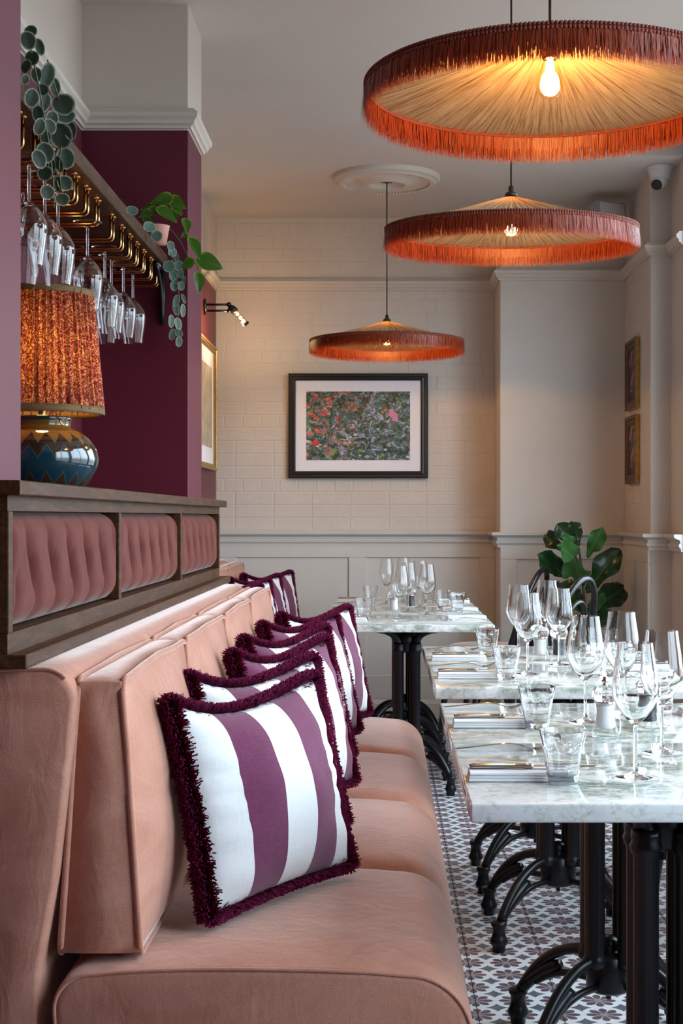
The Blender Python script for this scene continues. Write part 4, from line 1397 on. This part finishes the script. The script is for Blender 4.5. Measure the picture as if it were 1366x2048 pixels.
hang = [(3.175, -.775, 'hanging wine glass at the left of the rack, beside the pillar edge'),
        (3.31, -.772, 'hanging wine glass before the lamp shade, second from the pillar edge'),
        (3.445, -.772, 'hanging wine glass before the lamp shade, third from the pillar edge'),
        (3.445, -.855, 'hanging wine glass deeper in the rack, above the lamp shade'),
        (3.853, -.785, 'hanging wine glass overlapping the right edge of the lamp shade'),
        (4.214, -.808, 'hanging wine glass at the front of the right hand group'),
        (4.214, -.900, 'hanging wine glass behind the front of the right hand group'),
        (4.347, -.814, 'second hanging wine glass of the right hand group'),
        (4.347, -.905, 'inner second hanging wine glass of the right hand group'),
        (4.47, -.800, 'third hanging wine glass of the right hand group'),
        (4.60, -.880, 'inner hanging wine glass deep in the right hand group'),
        (4.60, -.793, 'last hanging wine glass on the right, before the burgundy pillar')]
for y, x, lab in hang:
    g = dup(wine0, (x, y, RZ + rr_ + .0022), (PI, 0, random.uniform(0, 6)), lab, GH)

# ------------------------------------------------------------------ leaves
def leaf_mesh(name, mat, outline, fold=.10, curl=.12, wave=0.0, n=9):
    """unit leaf: y 0..1 along the midrib, x across; outline(v)->half width"""
    bm = B(); cols = 4
    vs = []
    for i in range(n + 1):
        v = i / n
        hw = outline(v)
        row = []
        for k in range(-cols, cols + 1):
            u = k / cols
            z = abs(u) * hw * fold * 2 - curl * (v - .45) ** 2 + wave * math.sin(v * 14 + (2 if u > 0 else 0)) * abs(u) ** 2 * .1
            row.append(bm.verts.new((u * hw, v, z)))
        vs.append(row)
    for i in range(n):
        for k in range(2 * cols):
            bm.faces.new((vs[i][k], vs[i][k + 1], vs[i + 1][k + 1], vs[i + 1][k]))
    bmesh.ops.remove_doubles(bm, verts=bm.verts[:], dist=1e-5)
    o = obj(name, bm, mat); me = o.data; bpy.data.objects.remove(o)
    return me
rnd_out = lambda v: .49 * math.sqrt(max(0, 1 - (2 * v - 1) ** 2)) ** .9
heart = lambda v: .46 * (math.sin(PI * min(1, v * 1.0) ** .62)) ** .85 * (1 if v < .98 else 0)
violin = lambda v: (.13 + .34 * math.sin(PI * v ** 1.5) ** .8 + .05 * math.sin(PI * v * 2) * -1) * (1 - max(0, v - .93) / .07 * .75) * min(1, v / .05 + .12)
def put_leaf(parent, me, base, tip, width, nrm, inv):
    """base/tip in world space; the leaf's face looks along nrm"""
    ax = tip - base; L = ax.length; ay = ax.normalized()
    nz = (nrm - ay * nrm.dot(ay)).normalized(); axx = ay.cross(nz).normalized()
    m = Matrix((axx * width, ay * L, nz * (L + width) / 2)).transposed().to_4x4(); m.translation = base
    o = link('leaf', me, parent)
    o.matrix_basis = inv @ m
    return o
def px_leaves(t, me, items, org, sc, depth, rng, grow=1.12):
    """items: centre, width, height (and lean in degrees) in crop pixels"""
    inv = Matrix.Translation(-t.location)
    for it in items:
        cx, cy, w, h = it[:4]
        x, y = org[0] + cx * sc, org[1] + cy * sc
        Y = depth(x, y) + rng.uniform(-.025, .025)
        ang = R(it[4]) if len(it) > 4 else rng.uniform(-.4, .4)
        s = Y / F
        hh, ww = h * sc * s * grow, w * sc * s * grow
        c = at(x, y, Y)
        d = Vector((math.sin(ang), rng.uniform(-.25, .25), -math.cos(ang)))
        nrm = Vector((rng.uniform(-.1, .75), -1, rng.uniform(-.1, .7)))
        put_leaf(t, me, c - d * hh / 2, c + d * hh / 2, ww, nrm, inv)

lrng = random.Random(21)
pep = leaf_mesh('leaf', 'peperomia_leaf', rnd_out, .06, .18)
near = thing('trailing_plant', 'trailing plant with round dark leaves edged in cream, hanging beside the left pillar', 'plant', (-.72, 3.05, SZ1))
its = [(140, 220, 160, 190), (265, 290, 95, 180), (185, 410, 150, 150), (345, 600, 150, 290), (230, 590, 110, 170), (520, 910, 235, 230),
       (545, 1040, 205, 150), (320, 890, 115, 215), (180, 840, 150, 185), (250, 1010, 120, 170), (400, 1060, 130, 150), (370, 1150, 145, 165),
       (265, 1150, 120, 175), (500, 1250, 225, 260), (600, 1190, 120, 210), (330, 1265, 105, 150), (330, 1430, 175, 210), (260, 1500, 145, 190),
       (545, 1490, 185, 215), (470, 1555, 95, 195), (400, 1570, 75, 155), (325, 1655, 155, 155), (540, 1760, 155, 155), (460, 1770, 65, 170),
       (350, 1860, 145, 145), (510, 1935, 145, 135), (110, 640, 85, 105), (430, 720, 110, 190), (170, 120, 130, 110), (120, 500, 110, 150), (300, 750, 130, 120)]
px_leaves(near, pep, its, (30, 40), .1854, lambda x, y: min(3.15, max(2.86, .705 * F / (PX - x))), lrng)
inv = Matrix.Translation(-near.location)
for q in ([(60, 90), (75, 160), (88, 230), (100, 300), (106, 360), (108, 415)], [(95, 120), (118, 200), (125, 270), (118, 330), (122, 380)]):
    obj('stem', tube(B(), [inv @ at(x, y, .700 * F / (PX - x)) for x, y in q], .0016, 6), 'stem', near)
# planter that the near plant grows from
pot1 = lathe(B(), [(0, 0), (.045, 0), (.052, .008), (.062, .085), (.064, .09), (.060, .09), (.056, .08), (0, .078)], 32)
obj('planter', pot1, 'pot', near, (-.115, -.25, .0005))

far = thing('silver_trailing_plant', 'silvery green trailing plant hanging off the far end of the oak shelf', 'plant', (-.74, 4.75, SZ1))
sil = leaf_mesh('leaf', 'silver_leaf', rnd_out, .06, .15)
its = [(120, 200, 105, 85), (290, 360, 120, 90), (360, 450, 110, 100), (495, 545, 70, 95), (510, 605, 85, 85), (480, 745, 105, 105), (575, 740, 85, 95),
       (515, 835, 75, 95), (590, 820, 62, 75), (525, 940, 66, 85), (597, 935, 60, 85), (550, 1080, 60, 112), (550, 1165, 66, 112), (613, 1175, 52, 118),
       (500, 1280, 60, 118), (567, 1305, 72, 112), (510, 1410, 58, 102), (575, 1390, 66, 92), (575, 1480, 62, 96), (620, 1060, 34, 92), (550, 660, 50, 90), (530, 890, 60, 70), (620, 890, 40, 90)]
px_leaves(far, sil, its, (240, 380), .205, lambda x, y: min(4.82, .700 * F / (PX - x)), lrng)
inv = Matrix.Translation(-far.location)
obj('stem', tube(B(), [inv @ at(x, y, 4.79) for x, y in ((300, 452), (325, 478), (342, 510), (352, 545), (358, 590), (356, 640), (357, 685))], .0015, 6), 'stem', far)
obj('planter', lathe(B(), [(0, 0), (.028, 0), (.038, .055), (.040, .060), (.036, .060), (.034, .05), (0, .048)], 24), 'pink_pot', far, (.005, -.02, .0005))

pot = thing('pothos_plant', 'green pothos with yellow edged leaves trailing across the far pillar', 'plant', (-.80, 4.80, SZ1))
pth = leaf_mesh('leaf', 'pothos_leaf', heart, .16, .15)
its = [(410, 100, 110, 185, -75), (560, 130, 110, 150, 60), (560, 195, 95, 110, 40), (455, 245, 120, 190, 55), (250, 240, 85, 120, -70), (300, 175, 80, 160, -80),
       (350, 215, 95, 140, 70), (645, 350, 85, 130, 10), (625, 445, 50, 70, -50), (730, 565, 110, 200, 25), (875, 720, 165, 215, 72), (665, 725, 100, 120, -60), (765, 900, 100, 175, 3), (480, 170, 100, 140, 80), (380, 160, 90, 130, -60), (520, 240, 80, 120, 30), (280, 290, 70, 100, 60)]
px_leaves(pot, pth, its, (240, 380), .205, lambda x, y: 4.80, lrng, 1.3)
inv = Matrix.Translation(-pot.location)
obj('stem', tube(B(), [inv @ at(x, y, 4.80) for x, y in ((285, 448), (315, 446), (345, 462), (362, 485), (375, 512), (392, 528), (402, 548))], .0017, 6), 'stem', pot)
obj('planter', lathe(B(), [(0, 0), (.040, 0), (.052, .075), (.054, .080), (.050, .080), (.046, .07), (0, .068)], 28), 'pot', pot, (-.10, 0, .0005))

fig = thing('fiddle_leaf_fig', 'potted fiddle leaf fig with large green leaves in the right corner', 'plant', (1.085, 7.72, 0))
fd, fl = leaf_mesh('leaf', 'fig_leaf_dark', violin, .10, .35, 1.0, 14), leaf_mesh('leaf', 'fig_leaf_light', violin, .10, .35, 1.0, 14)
L = [((1172, 1187), (1239, 1097), 50, 0, .0), ((1174, 1117), (1204, 1057), 34, 1, -.06), ((1164, 1173), (1148, 1122), 52, 1, -.14), ((1136, 1157), (1079, 1109), 44, 0, -.05),
     ((1163, 1130), (1122, 1092), 44, 1, -.12), ((1158, 1092), (1146, 1041), 28, 0, .04), ((1152, 1090), (1114, 1048), 36, 0, .0), ((1127, 1100), (1089, 1068), 34, 0, .05),
     ((1176, 1227), (1250, 1172), 52, 0, .05), ((1174, 1222), (1206, 1190), 28, 1, -.08), ((1168, 1232), (1140, 1180), 34, 0, .04), ((1158, 1096), (1124, 1072), 24, 1, -.05),
     ((1165, 1215), (1120, 1160), 42, 0, .09), ((1178, 1250), (1235, 1235), 44, 0, -.02), ((1168, 1255), (1128, 1250), 44, 0, .05)]
inv = Matrix.Translation(-fig.location)
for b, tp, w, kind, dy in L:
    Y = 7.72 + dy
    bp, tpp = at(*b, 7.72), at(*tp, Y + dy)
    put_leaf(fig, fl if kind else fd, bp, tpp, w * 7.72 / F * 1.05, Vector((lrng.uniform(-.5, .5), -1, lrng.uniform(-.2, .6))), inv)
st = [inv @ at(x, y, 7.72) for x, y in ((1175, 1345), (1172, 1290), (1171, 1230), (1166, 1170), (1160, 1110), (1153, 1085))]
obj('trunk', tube(B(), st, [.010, .009, .008, .007, .006, .004], 8), 'woody', fig)
obj('pot', lathe(B(), [(0, 0), (.11, 0), (.12, .01), (.15, .34), (.155, .35), (.142, .35), (.135, .31), (0, .30)], 36), 'pot', fig)

# ------------------------------------------------------------------ pictures
def frame_bm(w, h, fw, d, steps):
    """moulded frame in the x-z plane, front towards -y; steps: (inset fraction, depth)"""
    rings = []
    for f, dep in steps:
        a, b = w / 2 - fw * f, h / 2 - fw * f
        rings.append([(-a, -dep, -b), (a, -dep, -b), (a, -dep, b), (-a, -dep, b)])
    return loft(B(), rings, cap=False)
art = thing('framed_painting', 'abstract flower painting in a black carved frame on the brick wall', 'picture', ((716.5 - PX) * YB / F, YB - .002, HC - (852 - PY) * YB / F))
s = YB / F
obj('frame', frame_bm(278 * s, 209 * s, 14 * s, .03, [(0, 0), (0, .024), (.2, .031), (.45, .031), (.55, .026), (.8, .028), (1, .022), (1, .004)]), 'carved_black', art, smooth=False)
obj('mat_board', bx(-126 * s, 126 * s, -.014, -.010, -91.5 * s, 91.5 * s), 'mat_board', art, smooth=False)
obj('print', bx(-103.5 * s, 103.5 * s, -.0156, -.0142, -68.5 * s, 68.5 * s), 'art', art, smooth=False)
bm = B(); bm.faces.new([bm.verts.new(p) for p in ((-126 * s, -.0185, -91 * s), (126 * s, -.0185, -91 * s), (126 * s, -.0185, 91 * s), (-126 * s, -.0185, 91 * s))])
obj('glazing', bm, 'art_glass', art, smooth=False)

def side_picture(name, label, y, z, w, h, xface, sgn, frame_mat, inner_mat, print_mat, fw=.05, d=.026, matw=0):
    t = thing(name, label, 'picture', (xface, y, z), -PI / 2 if sgn < 0 else PI / 2)
    obj('frame', frame_bm(w, h, fw, d, [(0, 0), (0, d * .92)]), frame_mat, t, smooth=False)
    obj('front_moulding', frame_bm(w, h, fw, d, [(0, d * .92), (.10, d), (.38, d), (.42, d * .8)]), inner_mat, t, smooth=False)
    obj('inner_moulding', frame_bm(w - 2 * fw * .42, h - 2 * fw * .42, fw * .58, d, [(0, d * .8), (.3, d * .88), (.7, d * .7), (1, d * .5), (1, .003)]), inner_mat, t, smooth=False)
    a, b = w / 2 - fw, h / 2 - fw
    if matw:
        obj('mat_board', bx(-a, a, -.012, -.008, -b, b), 'mat_board', t, smooth=False)
        a -= matw; b -= matw
    obj('print', bx(-a, a, -.0145 if matw else -.010, -.0125 if matw else -.008, -b, b), print_mat, t, smooth=False)
    return t
side_picture('flower_picture', 'upper of two small gold framed dark flower pictures on the right wall', 7.83, 1.945, .33, .375, XR - .002, -1, 'gold', 'rope_bronze', 'dark_print')
side_picture('flower_picture', 'lower of two small gold framed dark flower pictures on the right wall', 7.83, 1.540, .33, .365, XR - .002, -1, 'gold', 'rope_bronze', 'dark_print')
side_picture('gilt_picture', 'gilt framed print under the wall light on the burgundy wall', 7.93, 1.79, .72, .70, XL + .002, 1, 'gold', 'gold', 'map_print', .035, .03, .09)

# ------------------------------------------------------------------ wall light, camera, speaker
wl = thing('wall_light', 'black jointed wall light with a glowing tubular bulb above the gilt picture', 'wall light', (XL, 7.95, 2.33))
bm = lathe(B(), [(0, .016), (.03, .016), (.042, .012), (.046, 0), (0, 0)], 24); bmesh.ops.rotate(bm, matrix=Matrix.Rotation(PI / 2, 3, 'Y'), verts=bm.verts[:])
obj('wall_plate', bm, 'black_paint', wl)
bm = B()
tube(bm, [(.012, 0, .012), (.135, 0, .012)], .0065, 8); tube(bm, [(.012, 0, -.022), (.135, 0, -.022)], .0065, 8)
bmesh.ops.create_uvsphere(bm, u_segments=12, v_segments=8, radius=.014, matrix=Matrix.Translation((.135, 0, .012)))
bmesh.ops.create_uvsphere(bm, u_segments=12, v_segments=8, radius=.012, matrix=Matrix.Translation((.135, 0, -.022)))
obj('arm', bm, 'black_paint', wl)
sk = B(); tube(sk, [(.135, 0, .0), (.150, 0, -.008), (.172, 0, -.030)], [.012, .021, .021], 16); obj('socket', sk, 'black_paint', wl)
wb = obj('bulb', tube(B(), [(.168, 0, -.026), (.195, 0, -.056), (.228, 0, -.094)], .0165, 16), 'bulb_glass', wl)
bm = B()
for k in range(3):
    f = .2 + .3 * k
    p = Vector((.170, 0, -.028)).lerp(Vector((.226, 0, -.092)), f)
    bmesh.ops.create_uvsphere(bm, u_segments=10, v_segments=6, radius=.0085, matrix=Matrix.Translation(p))
obj('filament', bm, 'filament', wb)
obj('end_cap', tube(B(), [(.226, 0, -.091), (.233, 0, -.099)], .0185, 16), 'black_paint', wl)
ld = bpy.data.lights.new('wall_light_glow', 'POINT'); ld.energy = 5.0; ld.color = (1.0, .55, .2); ld.shadow_soft_size = .02
lo = bpy.data.objects.new('wall_light_glow', ld); C.objects.link(lo); lo.parent = wl; lo.location = (.205, 0, -.110)

cm = thing('security_camera', 'white dome security camera on the ceiling in the right corner', 'camera', (1.385, 7.25, CEIL))
obj('mount', lathe(B(), [(0, 0), (.066, 0), (.066, -.008), (.062, -.012), (.060, -.020), (.050, -.060), (.040, -.066), (0, -.066)], 36), 'white_plastic', cm)
bm = B(); bmesh.ops.create_uvsphere(bm, u_segments=28, v_segments=16, radius=.041); 
obj('eyeball', bm, 'white_plastic', cm, (-.006, -.006, -.070))
ln = lathe(B(), [(0, .0), (.026, 0), (.028, -.010), (.024, -.012), (0, -.0125)], 28)
lo_ = obj('lens', ln, 'black_plastic', cm, (-.020, -.026, -.094)); lo_.rotation_euler = (R(-42), R(30), 0)

sp = thing('wall_speaker', 'grey wall speaker in the top right corner, behind the middle pendant', 'speaker', (1.20, 7.86, 2.80), R(28))
bm = box(B(), (0, 0, 0), (.19, .15, .13), .012, 2); bmesh.ops.rotate(bm, matrix=Matrix.Rotation(R(-14), 3, 'X'), verts=bm.verts[:])
obj('cabinet', bm, 'grey_plastic', sp, sharp=40)
bm = box(B(), (0, -.077, 0), (.16, .004, .10)); bmesh.ops.rotate(bm, matrix=Matrix.Rotation(R(-14), 3, 'X'), verts=bm.verts[:])
obj('grille', bm, 'white_plastic', sp, smooth=False)
obj('bracket', tube(B(), [(.06, .06, -.02), (.13, .01, -.03), (.18, -.025, -.03)], .010, 8), 'grey_plastic', sp)
